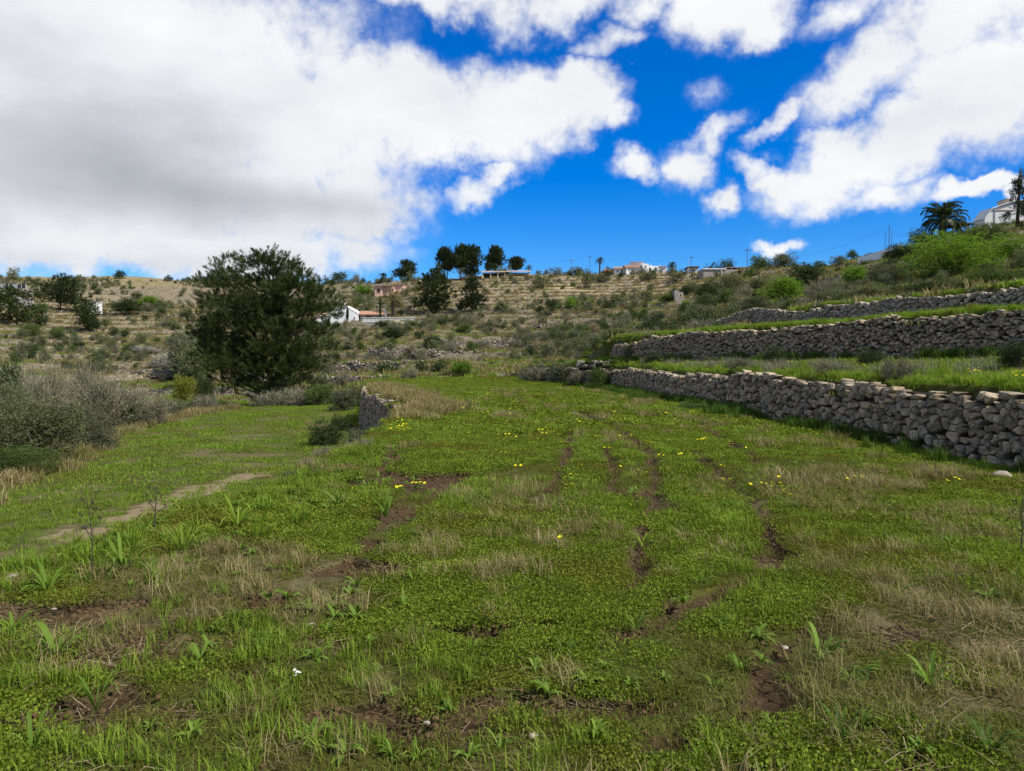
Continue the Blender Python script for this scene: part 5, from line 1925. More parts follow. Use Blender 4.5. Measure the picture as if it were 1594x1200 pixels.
tops = [pole(889, 404, 426, 255, 'short utility pole on the skyline between umbrella pine and slim palm'),
        pole(918, 398, 432, 252, 'taller utility pole on the skyline just left of the slim palm'),
        pole(1076, 399, 426, 232, 'dark utility pole on the skyline right of the villa'),
        pole(1163, 387, 408, 178, 'utility pole on the skyline above the unfinished building end')]
pale = pole(1071, 405, 440, 200, 'thin pale lamp pole standing before the dark utility pole', False, 0.09, 'metal')
r1 = pole(1384, 351, 378, 104, 'tallest thin pole behind the white ramp wall', False, 0.05)
r2 = pole(1378, 361, 378, 104, 'shorter thin pole left of the tallest one behind the ramp wall', False, 0.035)
r3 = pole(1388, 360, 378, 106, 'shorter thin pole right of the tallest one behind the ramp wall', False, 0.035)


def wire(a, b, sag, label, r=0.009):
    pts = []
    for i in range(15):
        t = i / 14
        p = Vector(a).lerp(Vector(b), t)
        pts.append((p.x, p.y, p.z - sag * 4 * t * (1 - t)))
    o = MB().tube(pts, [r] * 15, 4).build('power_line', M['cable'])
    return tag(o, label, 'cable', kind='thing')


wire(tops[0] - Vector((20, -2, 0.5)), tops[0], 0.4, 'overhead line running left from the short utility pole')
wire(tops[0], tops[1], 0.3, 'overhead line between the two poles left of the slim palm')
wire(tops[1], tops[2], 1.6, 'overhead line passing above the white villa')
wire(tops[2], tops[3], 1.3, 'overhead line between the villa pole and the unfinished building pole')
wire(tops[3], at(1260, 392, 150), 0.5, 'overhead line running right from the unfinished building pole')
wire(r1, at(1250, 398, 118), 0.5, 'thin cable dropping left from the tallest pole by the ramp wall')
wire(r3, at(1440, 366, 100), 0.3, 'thin cable running right towards the big palm')
wire(at(470, 437, 260), at(640, 417, 262), 0.9, 'faint overhead line above the ridge left of the leaning pine')


# ------------------------------------------------------------------ hillside walls
def hill_wall(x0, x1, ya, yb, hpx, label, seed, mat='stone_far', sw=0.36, sh=0.24):
    pts = []
    for i in range(9):
        t = i / 8
        p = hit(x0 + (x1 - x0) * t, ya + (yb - ya) * t)
        pts.append((p.x, p.y))
    ym = np.median([p[1] for p in pts])
    q = [(p[0], ym + (p[1] - ym) * 0.25) for p in pts]
    q = [((x0 + (x1 - x0) * i / 8 - CX) / F * b[1], b[1]) for i, b in enumerate(q)]
    hm = hpx * ym / F

    def base(x, y):
        t = np.clip((CX + F * x / y - x0) / (x1 - x0), 0, 1)
        return EYE + (560.0 - (ya + (yb - ya) * t)) / F * y
    dry_wall('terrace_wall', label, q, base, lambda f: hm * (0.92 + 0.12 * math.sin(f * 29) * math.sin(f * 7)), sw, sh, M[mat], 1, 0, seed, cut=False, lean=0.08, proud=0.08)


hill_wall(495, 642, 594, 593, 10, 'low stone terrace wall along the back of the field, right of the large pine', 41)
hill_wall(505, 662, 579, 578, 18, 'pale stone terrace wall second above the field, with a round shrub before it', 42)
hill_wall(572, 680, 557, 557, 16, 'pale broken stone terrace wall below the white cottage garden', 43)
hill_wall(708, 822, 541, 539, 11, 'dull stone terrace wall left of the tall second terrace wall', 44)
hill_wall(640, 760, 552, 552, 7, 'low dark stone terrace wall in the middle of the valley slope', 45)
hill_wall(157, 285, 585, 584, 11, 'pale stone terrace wall beyond the grey bushes on the left', 46)
hill_wall(170, 272, 617, 617, 12, 'tumbled rubble wall behind the grey bushes, left half', 47)
hill_wall(273, 362, 616, 614, 15, 'tumbled tan rubble wall left of the large pine foot', 48)
hill_wall(560, 700, 455, 452, 3.5, 'thin dry terrace wall on the upper slope near the pink house', 50, sw=0.5, sh=0.3)
hill_wall(150, 310, 494, 492, 4, 'thin dry terrace wall under the round dark broadleaf tree', 51, sw=0.5, sh=0.3)
hill_wall(830, 960, 508, 512, 6, 'brown stone terrace wall below the round bright bush', 52)
hill_wall(900, 1010, 566, 562, 5, 'ruined wall stub left of the second terrace wall', 53)


# ------------------------------------------------------------------ shrubs: foot in the photo, width, height, kind, label
SHRUBS = [
    # beside the lower field, left
    (55, 742, 165, 140, 'olive', 'largest olive green bush at the left edge above the lower field', 25),
    (8, 690, 120, 110, 'olive', 'olive bush cut by the left picture edge behind the largest one', 32),
    (105, 690, 150, 128, 'grey', 'big grey twiggy bush behind the largest olive bush', 36),
    (135, 705, 96, 100, 'greygreen', 'grey green bush between the big twiggy bush and the lower field', 29.5),
    (26, 752, 130, 62, 'green', 'low dark green bush under the largest olive bush at the left edge', 22.6),
    (148, 700, 62, 30, 'dark', 'low dark bush touching the lower field edge', 30),
    (190, 668, 60, 48, 'dark', 'dark low thicket at the foot of the tall grey bush', 38),
    (222, 662, 92, 66, 'grey', 'tall grey leafless bush in the middle of the hedge line', 41),
    (262, 654, 60, 34, 'greygreen', 'low grey green bush right of the tall grey leafless bush', 46),
    (321, 645, 56, 36, 'grey', 'rounded grey bush alone before the small bright field', 52),
    (285, 648, 44, 16, 'dark', 'flat dark bush left of the rounded grey bush', 50),
    (60, 590, 100, 48, 'grey', 'wide bank of grey reeds behind the left bushes', 62),
    (130, 580, 60, 36, 'grey', 'grey reed clump right end of the reed bank', 66),
    (10, 580, 50, 34, 'dark', 'dark shrub at the left edge behind the reeds', 58),
    # near the big pine
    (436, 637, 64, 42, 'grey', 'grey upright broom at the foot of the large pine', 57.5),
    (500, 634, 64, 40, 'green', 'dark rounded shrub right of the large pine foot', 57),
    (468, 634, 36, 28, 'dark', 'small dark shrub between the grey broom and the pine foot', 59),
    (535, 632, 46, 34, 'greygreen', 'grey green shrub behind the corner of the short retaining wall', 50),
    (400, 640, 30, 14, 'greygreen', 'tiny low shrub left of the grey broom', 56),
    (560, 618, 40, 26, 'olive', 'olive shrub peeping over the bleached grass of the short wall', 54),
    (507, 692, 62, 48, 'dark', 'dark spreading shrub at the foot of the short retaining wall', 30),
    (548, 706, 52, 46, 'greygreen', 'grey spiky shrub on the bank before the short retaining wall', 17),
    (528, 728, 50, 36, 'grey', 'dry grey clump on the bank below the field edge', 14),
    (490, 760, 44, 30, 'grey', 'small dry grey clump lower on the bank', 11.5), (575, 700, 40, 26, 'dark', 'small dark weedy shrub under the end of the short wall', 18.5), (460, 775, 46, 26, 'greygreen', 'low grey green shrub on the brow left of the dry grey clumps', 10.4),
    (528, 670, 40, 30, 'dark', 'dark bush hugging the far corner of the short wall', 36),
    # far left slope
    (68, 489, 28, 20, 'green', 'small round green bush right of the wide olive pine', None), (68, 508, 22, 17, 'dark', 'dark ball shrub below the broad dark pine', None),
    (47, 520, 40, 18, 'green', 'flat green shrub under the wide olive pine', None), (250, 493, 20, 16, 'dark', 'dark ball shrub right of the round broadleaf tree', None),
    (212, 466, 22, 12, 'dark', 'dark bush touching the bright green one on the dry terraces', None), (232, 476, 36, 17, 'bright', 'bright green wide bush on the dry terraces', None),
    (185, 434, 24, 15, 'dark', 'round dark tree alone on the left skyline', None), (316, 440, 20, 9, 'dark', 'low dark tree on the skyline left of the large pine', None),
    (265, 436, 10, 6, 'dark', 'tiny dark bush on the skyline between the two skyline trees', None), (88, 527, 26, 20, 'green', 'green bush on bare ground below the dark ball shrub', None),
    (100, 530, 14, 9, 'dark', 'little dark shrub at the side of the green bush on bare ground', None), (48, 549, 30, 14, 'green', 'low green bush just above the reed bank', None),
    (125, 546, 26, 17, 'dark', 'dark shrub above the right end of the reed bank', None), (178, 525, 17, 15, 'dark', 'left one of two small dark shrubs below the broadleaf tree', None),
    (196, 525, 17, 16, 'dark', 'right one of two small dark shrubs below the broadleaf tree', None), (176, 540, 15, 13, 'dark', 'small dark shrub under the pair of small shrubs', None),
    (158, 493, 20, 13, 'dark', 'dark shrub at the right side of the lopsided pine crown', None), (161, 507, 15, 12, 'green', 'small shrub at the right foot of the lopsided pine', None),
    (258, 511, 28, 14, 'greygreen', 'dull shrub on the terrace left of the half hidden pine', None), (272, 514, 12, 9, 'dark', 'dot of dark shrub near the half hidden pine', None),
    (218, 551, 44, 14, 'pale', 'pale whitish leafless bush on the left terraces', None), (265, 574, 62, 32, 'pale', 'fan shaped pale broom bush below the whitish leafless one', None),
    (147, 577, 28, 22, 'dark', 'round dark green shrub right of the reeds', None), (158, 558, 26, 13, 'green', 'green shrub directly above the round dark shrub by the reeds', None),
    (200, 560, 34, 10, 'greygreen', 'flat dull shrub between whitish bush and reeds', None), (55, 447, 14, 14, 'dark', 'narrow dark bush right of the screen fence', None),
    (72, 462, 30, 24, 'greygreen', 'grey bush leaning on the end of the concrete wall', None), (290, 535, 60, 36, 'greygreen', 'grey green thicket left of the large pine crown', 105),
    (300, 562, 60, 34, 'olive', 'olive thicket low at the left of the large pine', 92), (318, 590, 40, 24, 'dark', 'dark shrub tucked against the left of the large pine', 84),
    (285, 600, 40, 24, 'yellowgreen', 'yellowish green shrub above the tumbled tan rubble', 82),
    # middle slope
    (567, 459, 34, 20, 'bright', 'bright green bush against the pink house', None), (555, 438, 20, 18, 'grey', 'bare grey tree on the skyline left of the pink house', None),
    (530, 440, 34, 20, 'dark', 'dark bush on the skyline at the right of the large pine top', None), (614, 527, 42, 20, 'dark', 'dark wide bush below the cottage garden wall', None),
    (607, 541, 22, 18, 'green', 'green bush just below the dark wide garden bush', None), (675, 541, 40, 22, 'dark', 'dark rounded bush right of the pale broken wall', None),
    (546, 547, 28, 14, 'dark', 'small dark bush close to the right of the large pine', None), (600, 582, 34, 22, 'dark', 'round dark bush before the pale stone terrace wall', None),
    (655, 580, 28, 21, 'dark', 'left small round bush at the back edge of the field', None), (686, 581, 34, 24, 'dark', 'dark twin bush right of the left small one at the back edge', None),
    (598, 510, 34, 10, 'dark', 'low dark hedge under the left end of the balustrade', None), (645, 508, 30, 10, 'green', 'low green bush under the right end of the balustrade', None),
    (722, 589, 48, 30, 'bright', 'yellow green bush standing on the far edge of the field', 70), (700, 588, 30, 16, 'olive', 'dull bush beside the yellow green bush on the far field edge', 72),
    (843, 451, 32, 26, 'olive', 'grey green round bush below the umbrella pine', None), (913, 449, 28, 28, 'olive', 'olive brown bush on the bank below the slim palm', None),
    (888, 480, 26, 19, 'bright', 'round bright green bush in the middle of the slope', None), (840, 487, 20, 13, 'dark', 'dark ball bush left of the narrow dark olive tree', None),
    (780, 486, 20, 15, 'dark', 'dark bush alone right of the dark pointed pine', None), (722, 516, 28, 13, 'green', 'low green bush below the dark pointed pine', None),
    (783, 431, 26, 19, 'olive', 'olive bush in front of the low tiled house', None), (726, 428, 28, 22, 'olive', 'olive bush at the foot of the ridge trio', None),
    (866, 430, 24, 14, 'greygreen', 'grey bush on the ridge right of the small ragged palm', None), (900, 430, 34, 15, 'greygreen', 'grey bush on the ridge below the taller utility pole', None),
    (948, 432, 16, 16, 'dark', 'dark pointed bush between slim palm and villa', None), (940, 440, 26, 12, 'greygreen', 'dull bush on the bank left of the villa', None),
    (762, 518, 24, 10, 'greygreen', 'flat dull bush on the terrace in the valley middle', None), (760, 540, 30, 14, 'grey', 'grey bush on the dull stone terrace wall', None),
    (818, 532, 40, 16, 'greygreen', 'grey green bush above the far end of the near wall', None), (872, 520, 44, 14, 'olive', 'olive scrub bush in the valley right of centre', None),
    (930, 512, 36, 12, 'greygreen', 'dull scrub bush below the brown terrace wall', None), (968, 500, 34, 14, 'olive', 'olive bush on a terrace left of the third wall', None),
    (1000, 535, 40, 16, 'grey', 'grey bush above the end of the second wall', 60), (905, 545, 34, 18, 'grey', 'grey bush left of the dark wall end bushes', None),
    # by the walls on the right
    (838, 602, 62, 40, 'grey', 'grey leafless bush at the far end of the near wall', 56), (878, 604, 58, 46, 'greygreen', 'tall dark bush beside the grey leafless one at the near wall end', 50),
    (905, 604, 40, 36, 'grey', 'grey tangle leaning over the far part of the near wall', 47), (932, 614, 44, 46, 'green', 'green creeper bush hiding a stretch of the near wall', 41.5),
    (958, 558, 44, 34, 'dark', 'dark bush at the broken end of the second wall', 47), (985, 560, 36, 26, 'dark', 'dark shrub against the left end of the second wall', 42.5),
    (1017, 565, 30, 22, 'dark', 'dark green shrub at the foot of the second wall, left one', 37.5), (1041, 564, 20, 18, 'dark', 'smaller dark shrub at the foot of the second wall, right of the left one', 36.5),
    (1205, 565, 36, 30, 'dark', 'dark rush clump at the foot of the second wall', 27), (1356, 566, 44, 30, 'dark', 'dark tangle against the middle of the second wall', 22.5),
    (1584, 570, 70, 46, 'dark', 'dark shrub at the right edge before the second wall', 17), (1402, 592, 36, 44, 'grey', 'dry grey plant standing on top of the near wall', 16.6),
    (1300, 585, 50, 34, 'grey', 'grey dry clump on the terrace above the near wall', 19.2), (1150, 578, 40, 24, 'greygreen', 'grey green clump on the terrace edge above the near wall', 25),
    (1085, 646, 56, 22, 'green', 'low weedy bush at the foot of the near wall', 24.0), (1520, 490, 44, 22, 'yellowgreen', 'yellow green weeds on the brow of the second wall', 22.5),
    # right hill
    (1010, 437, 30, 16, 'olive', 'olive tree in front of the villa gable', None), (1052, 437, 30, 15, 'olive', 'olive bush in front of the lamp pole', None),
    (1140, 452, 48, 26, 'olive', 'round olive bush before the unfinished building', None), (1105, 470, 56, 30, 'dark', 'dark green bush left below the unfinished building', None),
    (1182, 452, 44, 22, 'olive', 'olive bush at the end wall of the unfinished building', None), (1218, 470, 74, 42, 'bright', 'spreading bright green bush right of the unfinished building', None),
    (1040, 470, 40, 14, 'green', 'green hedge patch below the tiny hut', None), (1165, 486, 70, 26, 'greygreen', 'blue grey bush in the hollow below the bright spreading bush', None),
    (1100, 492, 50, 20, 'greygreen', 'dull bush in the hollow left of the blue grey one', None), (1252, 446, 60, 44, 'dark', 'dark olive bush above the bright spreading bush', None),
    (1275, 468, 56, 40, 'grey', 'grey leafless bush in the middle of the scrub slope', None), (1330, 444, 56, 32, 'bright', 'fresh green bush on the scrub slope below the ramp wall', None),
    (1384, 440, 76, 42, 'greygreen', 'grey green bush right below the white ramp wall', None), (1402, 402, 48, 24, 'dark', 'dark bush right of the ramp wall', None),
    (1436, 380, 46, 28, 'dark', 'dark bush left of the big palm trunk', None), (1526, 380, 108, 36, 'olive', 'wide olive bush below the shelter roof', 80),
    (1478, 446, 150, 92, 'bright', 'largest bright green bush on the right slope', 56), (1560, 440, 92, 72, 'bright', 'bright green bush at right of the largest one', 60),
    (1440, 480, 110, 52, 'dark', 'dark green thicket under the largest bright bush', 41), (1545, 475, 120, 62, 'green', 'dark bluish green thicket at the right edge under the bright bushes', 38),
    (1590, 436, 50, 50, 'olive', 'olive bush cut by the right edge above the thicket', 52), (1310, 475, 60, 30, 'greygreen', 'dull bush above the uppermost wall', 50),
    (1360, 470, 56, 30, 'olive', 'olive scrub bush behind the right part of the uppermost wall', 45), (1208, 498, 26, 30, 'tan', 'dry reed clump above the left part of the uppermost wall', 52),
    (1300, 480, 22, 24, 'tan', 'dry reddish reed clump by the uppermost wall', 46), (1095, 512, 50, 22, 'grey', 'grey scrub bush left of the uppermost wall', 62),
    (1180, 408, 40, 12, 'green', 'green bush row left part on the skyline past the utility pole', 172), (1215, 404, 44, 14, 'olive', 'olive bush row right part on the skyline past the utility pole', 168),
    (1130, 412, 36, 12, 'dark', 'dark hedge bush on the skyline above the unfinished building', 215), (1105, 416, 26, 10, 'dark', 'dark low hedge bush right of the small flat house', 222),
]
for (px, py, w_, h_, kind, lab, d_) in SHRUBS:
    shrub(px, py, w_, h_, kind, lab, d=d_)


# ------------------------------------------------------------------ scrub that nobody could count
def scrub_cover():
    rng = np.random.default_rng(91)
    kinds = ['green', 'olive', 'greygreen', 'dark', 'grey', 'grey', 'tan', 'olive']
    protos, mats = [], []
    for i, k in enumerate(kinds):
        if k in ('grey', 'tan'):
            protos.append(twig_geo(300 + i, 260, 60, 0.016))
        else:
            protos.append(bush_geo(300 + i, 8, 90, 5, 0.11))
        mats.append(M[k])
    for i, k in enumerate(kinds):
        if k in ('grey', 'tan'):
            protos.append(twig_geo(330 + i, 700, 200, 0.007))
        else:
            protos.append(bush_geo(330 + i, 12, 330, 7, 0.045))
        mats.append(M[k])
    P, SC, RT, ID = [], [], [], []

    def put(x, y, idx, sc):
        P.append(np.stack([x, y, H(x, y) - 0.05 * sc], -1))
        SC.append(sc)
        RT.append(rng.random(len(x)) * 6.28)
        ID.append(idx)
    n = 27000
    d = np.sqrt(62.0 ** 2 + (330.0 ** 2 - 62.0 ** 2) * rng.random(n))
    x = rng.uniform(-0.74, 0.74, n) * d
    p_ = CX + F * x / d
    g = fbm(x / 16, d / 16, 19, 4)
    far = sstep(90, 190, d)
    pr = sstep(0.44, 0.60, g) * (0.9 - 0.35 * far) + 0.06
    pr = np.where(ochre_mask(x, d) > 0.4, pr * 0.55, pr) * (0.85 + 0.15 * sstep(500, 640, p_))
    ok = rng.random(n) < pr
    ok &= ~((d < 78) & (p_ < 420) & (p_ > 225))
    ok &= ~((d < 104) & (p_ > 470) & (p_ < 800) & (rng.random(n) < 0.75))
    x, d, g = x[ok], d[ok], g[ok]
    m = len(x)
    idx = rng.choice(8, m, p=[0.10, 0.16, 0.20, 0.10, 0.14, 0.10, 0.06, 0.14])
    px_ = CX + F * x / d
    lush = sstep(820, 1000, px_) * sstep(200, 150, d)
    idx = np.where((rng.random(m) < 0.5 * lush), rng.choice([0, 1, 3, 7], m), idx)
    size = (0.28 + 1.5 * rng.random(m) ** 2.8) * (0.8 + 0.9 * g) * (1 + 0.2 * sstep(150, 250, d) + 0.35 * lush)
    size = np.where(px_ > 1180, np.minimum(size, 0.85), size)
    put(x, d, np.where((size > 0.9) & (d < 160), idx + 8, idx), size)
    # the scrub slope on the right and the hollow by the walls
    n = 5200
    y = rng.uniform(26, 72, n)
    x = rng.uniform(0.0, 58.0, n)
    ok = (x > w3(y) + 1.2) | ((y > 46) & (x > w1(y) + 1.5))
    ok &= x < y * 0.78 + 2
    ok &= ~((x > y * 0.50) & (y < 66) & (rng.random(n) < 0.85))
    ok &= rng.random(n) < sstep(0.30, 0.5, fbm(x / 7, y / 7, 29, 3))
    x, y = x[ok], y[ok]
    put(x, y, 8 + rng.choice(8, len(x), p=[0.18, 0.20, 0.16, 0.10, 0.14, 0.06, 0.04, 0.12]), 0.28 + 0.8 * rng.random(len(x)) ** 1.7)
    # along the outer edge of the lower field and the valley beyond it
    n = 2600
    y = rng.uniform(15, 68, n)
    x = np.interp(y, *LL) - 1.0 - 40 * rng.random(n) ** 1.5
    ok = (x > -0.74 * y - 3) & (rng.random(n) < 0.75)
    x, y = x[ok], y[ok]
    put(x, y, 8 + rng.choice(8, len(x), p=[0.14, 0.26, 0.20, 0.12, 0.12, 0.06, 0.02, 0.08]), rng.uniform(0.4, 1.3, len(x)))
    scatter('scrub_vegetation', 'low mixed scrub of grey, olive and green over the hillsides', 'scrub', protos, mats, np.concatenate(P), np.concatenate(SC), np.concatenate(RT), np.concatenate(ID))
    # tufts of dry and green grass over the terraces
    protos = [proto_tuft(400, 40, 0.5, 0.45, 0.03, 0.8), proto_tuft(401, 40, 0.5, 0.35, 0.03, 0.9), proto_tuft(402, 40, 0.5, 0.3, 0.03, 0.9)]
    mats = [M['straw'], M['grey'], M['grass']]
    P.clear(), SC.clear(), RT.clear(), ID.clear()
    n = 26000
    d = np.sqrt(64.0 ** 2 + (240.0 ** 2 - 64.0 ** 2) * rng.random(n))
    x = rng.uniform(-0.74, 0.74, n) * d
    put(x, d, np.where(rng.random(n) < fresh_mask(x, d) * 0.9 + 0.10, 2, rng.choice(2, n, p=[0.72, 0.28])), rng.uniform(0.6, 1.5, n))
    n = 3500
    y = rng.uniform(24, 68, n)
    x = rng.uniform(3.0, 50.0, n)
    ok = (x > w3(y) + 0.6) | ((y > 44) & (x > w1(y) + 1.0))
    x, y = x[ok], y[ok]
    put(x, y, rng.choice(3, len(x), p=[0.35, 0.3, 0.35]), rng.uniform(0.5, 1.2, len(x)))
    scatter('hillside_grass', 'rough dry and green grass over the hillside terraces', 'grass', protos, mats, np.concatenate(P), np.concatenate(SC), np.concatenate(RT), np.concatenate(ID))


scrub_cover()


# ------------------------------------------------------------------ foreground plants, flowers and stones
def rosette(px, py, n, ln, w, label, seed, mat='broad', rise=(0.3, 1.1), name='broad_leaved_weed'):
    p = hit(px, py, 2.0)
    root = empty(name, (p.x, p.y, p.z - 0.01), 0, label, 'plant')
    rng = random.Random(seed)
    n = int(n * 1.5)
    for i in range(n):
        l = ln * rng.uniform(0.45, 1.05) * 0.85
        V_, Q_ = leaf_strip(l, w * 0.62 * rng.uniform(0.7, 1.2) * l / ln, rng.uniform(*rise), rng.uniform(0.1, 0.55), 6, 0.3, 0.07)
        link('leaf', mesh_np('leaf', V_, Q_, M[mat], np.full(len(V_), rng.random()), True), root, (0, 0, 0), i * 2.4 + rng.uniform(-0.4, 0.4))
    return root


ROS = [
    (1325, 1062, 11, 0.20, 0.014, 'large spreading rosette of long toothed leaves in the right foreground', (0.2, 0.8), 'broad'),
    (1280, 1035, 6, 0.20, 0.022, 'upright broad leaf plant just left of the large spreading rosette', (0.9, 1.3), 'broad'),
    (1450, 1075, 10, 0.19, 0.018, 'leafy upright rosette right of the large spreading rosette', (0.6, 1.3), 'broad'),
    (1310, 1165, 9, 0.16, 0.012, 'dark narrow leaved clump near the bottom right of the field', (0.9, 1.5), 'grass_dark'),
    (1205, 1150, 9, 0.13, 0.010, 'small pale rosette near the bottom edge right of centre', (0.3, 0.9), 'broad'),
    (1150, 1045, 7, 0.12, 0.013, 'small upright rosette left of the bare soil streak', (0.5, 1.2), 'broad'),
    (1110, 1080, 6, 0.11, 0.011, 'tiny leafy rosette left of the soil streak, lower one', (0.4, 1.0), 'broad'),
    (88, 1025, 7, 0.24, 0.035, 'plant with big blue green paddle leaves at the lower left', (0.5, 1.1), 'broad'),
    (20, 985, 8, 0.22, 0.022, 'pale leafy plant cut by the left edge by the dark soil', (0.4, 0.9), 'broad'),
    (75, 925, 10, 0.30, 0.026, 'leafy plant with pale midribs on the dark soil at left', (0.4, 1.0), 'broad'),
    (190, 895, 12, 0.34, 0.026, 'tall lush leafy clump on the brow above the dark soil', (0.6, 1.3), 'broad'),
    (285, 865, 12, 0.36, 0.024, 'lush leafy clump on the brow of the bank in the middle', (0.7, 1.3), 'grass'),
    (370, 825, 12, 0.36, 0.022, 'bright leafy clump on the brow right of the lush one', (0.7, 1.3), 'grass'),
    (525, 790, 10, 0.30, 0.024, 'leafy clump with soil behind it on the bank brow', (0.5, 1.1), 'broad'),
    (600, 805, 8, 0.30, 0.024, 'single upright leafy weed by the soil patch left of centre', (0.8, 1.4), 'broad'),
    (630, 955, 6, 0.14, 0.014, 'small upright weed on the moss left of centre', (0.8, 1.4), 'broad'),
    (645, 915, 5, 0.16, 0.014, 'thin upright weed above the small one on the moss', (0.9, 1.5), 'broad'),
    (740, 1020, 9, 0.11, 0.016, 'rounded low weed beside the dark soil in the foreground', (0.2, 0.7), 'broad'),
    (880, 1020, 7, 0.13, 0.012, 'leafy weed in the middle of the foreground moss', (0.5, 1.2), 'broad'),
    (990, 985, 7, 0.15, 0.013, 'leafy weed right of the small bare stone patch', (0.5, 1.2), 'broad'),
    (150, 1110, 7, 0.20, 0.013, 'narrow leaved upright weed at the bottom left', (0.9, 1.5), 'broad'),
    (50, 1180, 6, 0.17, 0.014, 'leafy weed at the very bottom left corner', (0.7, 1.3), 'broad'),
    (650, 1185, 6, 0.11, 0.013, 'small weed at the bottom edge left of centre', (0.6, 1.2), 'broad'),
    (780, 1180, 5, 0.11, 0.012, 'small upright weed at the bottom edge near the centre', (0.7, 1.3), 'broad'),
    (1000, 850, 10, 0.22, 0.018, 'grassy weed clump beside the long rut', (0.4, 1.1), 'grass'),
    (1090, 910, 10, 0.2, 0.016, 'spreading weed right of the end of the long rut', (0.3, 0.9), 'broad'),
    (1370, 715, 12, 0.40, 0.020, 'dark leafy clump in the rank grass near the wall', (0.6, 1.2), 'grass_dark'),
    (1540, 1190, 8, 0.15, 0.014, 'leafy weed in the bottom right corner', (0.6, 1.2), 'grass_dark'),
    (1400, 930, 9, 0.16, 0.016, 'leafy weed at the right among the dry grass', (0.4, 1.0), 'broad'),
    (1480, 905, 8, 0.16, 0.016, 'leafy weed farther right behind the dry grass', (0.4, 1.0), 'broad'),
]
for i, (px, py, n, ln, w_, lab, rise, mt) in enumerate(ROS):
    rosette(px, py, n, ln, w_, lab, 500 + i, mt, rise)

# dead flower stalks on the brow
for (px, py, h_, lab, sd) in ((142, 905, 0.62, 'tall dark dead flower stalk on the brow of the bank at left', 1), (240, 830, 0.38, 'shorter dark dead stalk right of the tall one', 2), (1588, 870, 0.45, 'dark thin stalk at the right edge of the field', 3)):
    p = hit(px, py, 2.0)
    root = empty('dead_stalk', p, 0, lab, 'plant')
    rg = random.Random(sd)
    MB().tube([(0, 0, -0.05), (0.015, 0, h_ * 0.5), (rg.uniform(-0.03, 0.03), 0, h_)], [0.006, 0.005, 0.002], 5).build('stem', M['stalk'], root)
    for i in range(9):
        z = h_ * (0.4 + 0.065 * i)
        a = i * 2.4
        l = 0.09 * (1.1 - 0.07 * i)
        e = (l * math.cos(a), l * math.sin(a), z + 0.07)
        b = MB().tube([(0.01, 0, z), e], [0.003, 0.0018], 4)
        for q in range(3):
            c_ = Vector(e) + Vector((rg.uniform(-0.014, 0.014), rg.uniform(-0.014, 0.014), rg.uniform(-0.008, 0.02)))
            b.tube([c_, c_ + Vector((0, 0, 0.008)), c_ + Vector((0, 0, 0.016))], [0.003, 0.008, 0.003], 5)
        b.build('twig', M['stalk'], root)


def flower_meshes(seed, n, petal_mat, h, r, spread_r):
    rg = random.Random(seed)
    st, V_, Q_, A_ = MB(), [], [], []
    for i in range(n):
        x, y = rg.uniform(-1, 1) * spread_r, rg.uniform(-1, 1) * spread_r
        z = h * rg.uniform(0.75, 1.15)
        st.tube([(x * 0.5, y * 0.5, 0), (x, y, z)], [0.002, 0.0015], 4)
        tilt = Vector((rg.uniform(-0.6, 0.6), rg.uniform(-0.9, 0.2), 1)).normalized()
        u = tilt.cross(Vector((0.3, 0.9, 0))).normalized()
        w = tilt.cross(u)
        for k in range(5):
            a = k * 1.2566
            dirv = u * math.cos(a) + w * math.sin(a)
            sd_ = u * -math.sin(a) + w * math.cos(a)
            c_ = Vector((x, y, z))
            b = len(V_)
            V_ += [tuple(c_), tuple(c_ + dirv * r * 0.7 + sd_ * r * 0.42 + tilt * r * 0.25), tuple(c_ + dirv * r * 1.05 + tilt * r * 0.3), tuple(c_ + dirv * r * 0.7 - sd_ * r * 0.42 + tilt * r * 0.25)]
            Q_.append((b, b + 1, b + 2, b + 3))
            A_ += [rg.random()] * 4
    return st.mesh('flower stems', M['grass']), mesh_np('petals', np.array(V_), np.array(Q_), petal_mat, np.array(A_))


FL = [flower_meshes(i, 1 + i, M['petal'], 0.14, 0.022, 0.03 + 0.02 * i) for i in range(4)]
spots = [(868, 862), (890, 760), (885, 775), (905, 740), (1212, 757), (1212, 772), (1226, 784), (1125, 736), (1162, 708), (1138, 700), (1000, 742), (1030, 722), (968, 738), (930, 690), (928, 682), (848, 686), (855, 680), (843, 694), (790, 715), (808, 742),
         (985, 810), (1010, 700), (948, 708), (1060, 720), (1100, 690), (700, 668), (735, 640), (760, 648), (745, 688), (650, 770), (620, 775), (870, 665), (905, 650), (800, 632), (795, 650), (830, 700), (1085, 705), (1090, 694), (1180, 765), (1130, 758), (815, 655), (1480, 765), (1330, 760), (875, 700), (960, 665)]
rg = random.Random(8)
spots += [(rg.uniform(700, 1100), rg.uniform(612, 690)) for _ in range(40)] + [(rg.uniform(640, 800), rg.uniform(598, 660)) for _ in range(20)]
fl_root = None
for i, (px, py) in enumerate(spots):
    x, y = field_hit(px, py)
    s, m = FL[(i * 7) % 4] if py > 690 else FL[i % 2]
    zone = 'at the far end of the mossy field' if y > 26 else 'on the moss right of the long rut' if x > 1.9 + 0.0 * y else 'on the moss between the two middle ruts' if x > 0.8 else 'on the moss left of the middle ruts'
    root = empty('yellow_flower', (x, y, float(H(x, y))), i * 1.7, 'small yellow flowers on thin stems ' + zone, 'flower', 'yellow flowers ' + zone)
    sc = 1.0
    link('stems', s, root, sc=sc)
    link('petals', m, root, sc=sc)
rg = random.Random(9)
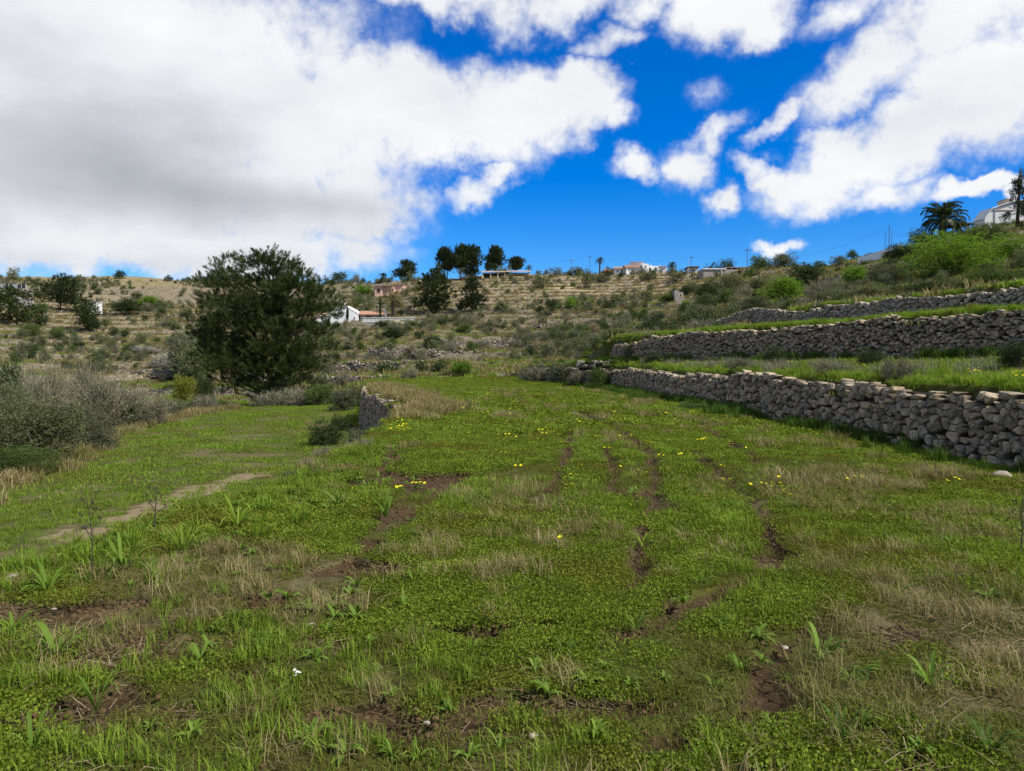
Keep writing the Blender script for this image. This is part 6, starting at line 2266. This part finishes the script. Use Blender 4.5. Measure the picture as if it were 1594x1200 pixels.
for i in range(26):
    px, py = rg.uniform(600, 655), rg.uniform(645, 680)
    x, y = field_hit(px, py)
    s, m = FL[2 + i % 2]
    root = empty('yellow_flower', (x, y, float(H(x, y))), i * 1.7, 'yellow flowers massed at the end of the short retaining wall', 'flower', 'yellow flowers by the short retaining wall')
    link('stems', s, root, sc=1.1)
    link('petals', m, root, sc=1.1)
for i in range(46):
    y = rg.uniform(12.5, 48)
    x = float(w1(y)) + rg.uniform(0.6, 2.6)
    if abs(x) > 0.7 * y:
        continue
    s, m = FL[1 + i % 3]
    root = empty('yellow_flower', (x, y, float(H(x, y))), i * 1.7, 'yellow flowers in the grass above the near stone wall', 'flower', 'yellow flowers on the terrace above the near wall')
    link('stems', s, root, sc=1.2)
    link('petals', m, root, sc=1.2)
ws, wm = flower_meshes(50, 5, M['white_petal'], 0.13, 0.008, 0.014)
p = hit(462, 1105, 2.0)
root = empty('white_flower', p, 0, 'single white flower head on a thin stem in the left foreground', 'flower')
link('stems', ws, root)
link('petals', wm, root)


def rock_mesh(seed, mat, n=9):
    r2 = np.random.default_rng(seed)
    V_, Q_ = [], []
    rings = ((-0.35, 0.8), (0.0, 1.0), (0.3, 0.86), (0.52, 0.45))
    for z, s in rings:
        for k in range(n):
            a = 2 * math.pi * k / n
            q = s * r2.uniform(0.82, 1.15)
            V_.append((q * math.cos(a), q * math.sin(a) * 0.75, z * r2.uniform(0.85, 1.15)))
    for r in range(3):
        for k in range(n):
            Q_.append((r * n + k, r * n + (k + 1) % n, (r + 1) * n + (k + 1) % n, (r + 1) * n + k))
    V_.append((0, 0, 0.56))
    T_ = [(3 * n + k, 3 * n + (k + 1) % n, 4 * n) for k in range(n)]
    return mesh_np('rock', np.array(V_), np.array(Q_), mat, np.full(len(V_), r2.random()), False, np.array(T_))


for i, (px, py, wpx, lab) in enumerate([
        (487, 977, 13, 'small pale round stone on the turf left of centre'), (22, 906, 26, 'flat pale stone on the brow at the left edge'), (84, 893, 14, 'small grey stone right of the flat pale stone on the brow'),
        (1560, 742, 36, 'pale flat rock fallen at the foot of the near wall'), (1436, 733, 20, 'small pale rock in the grass before the wall'), (1375, 738, 18, 'half buried pale rock in the rank grass near the wall'),
        (612, 1022, 10, 'tiny tan stone on bare soil below the moss'), (665, 1135, 12, 'flat tan stone fragment near the bottom of the field'), (830, 1147, 20, 'flat tan stone chip at the bottom centre of the field'),
        (838, 963, 12, 'small light stone on the little bare patch'), (1222, 1010, 13, 'light stone at the top of the bare soil streak'), (575, 690, 10, 'pale stone at the end of the short retaining wall'), (84, 955, 9, 'small brown stone on the dark soil at left'),
        (473, 752, 12, 'pale stone on the bank below the field edge, upper one'), (487, 755, 10, 'pale stone on the bank right beside the upper one'), (430, 775, 11, 'pale stone lower on the bank slope'), (1522, 735, 16, 'brown stone left of the fallen flat rock')]):
    p = hit(px, py, 2.0)
    w_ = wpx * p.y / F / 2
    o = link('stone', rock_mesh(700 + i, M['rock']), None, (p.x, p.y, p.z + 0.1 * w_), i * 1.3, (w_, w_, w_ * 0.75))
    tag(o, lab, 'stone', kind='thing')

labs = {}
for o in scene.objects:
    if o.parent is None and 'label' in o and 'group' not in o:
        labs.setdefault(o['label'], []).append(o.name)
for k, v in labs.items():
    if len(v) > 1:
        print('DUPLICATE LABEL', k, v)
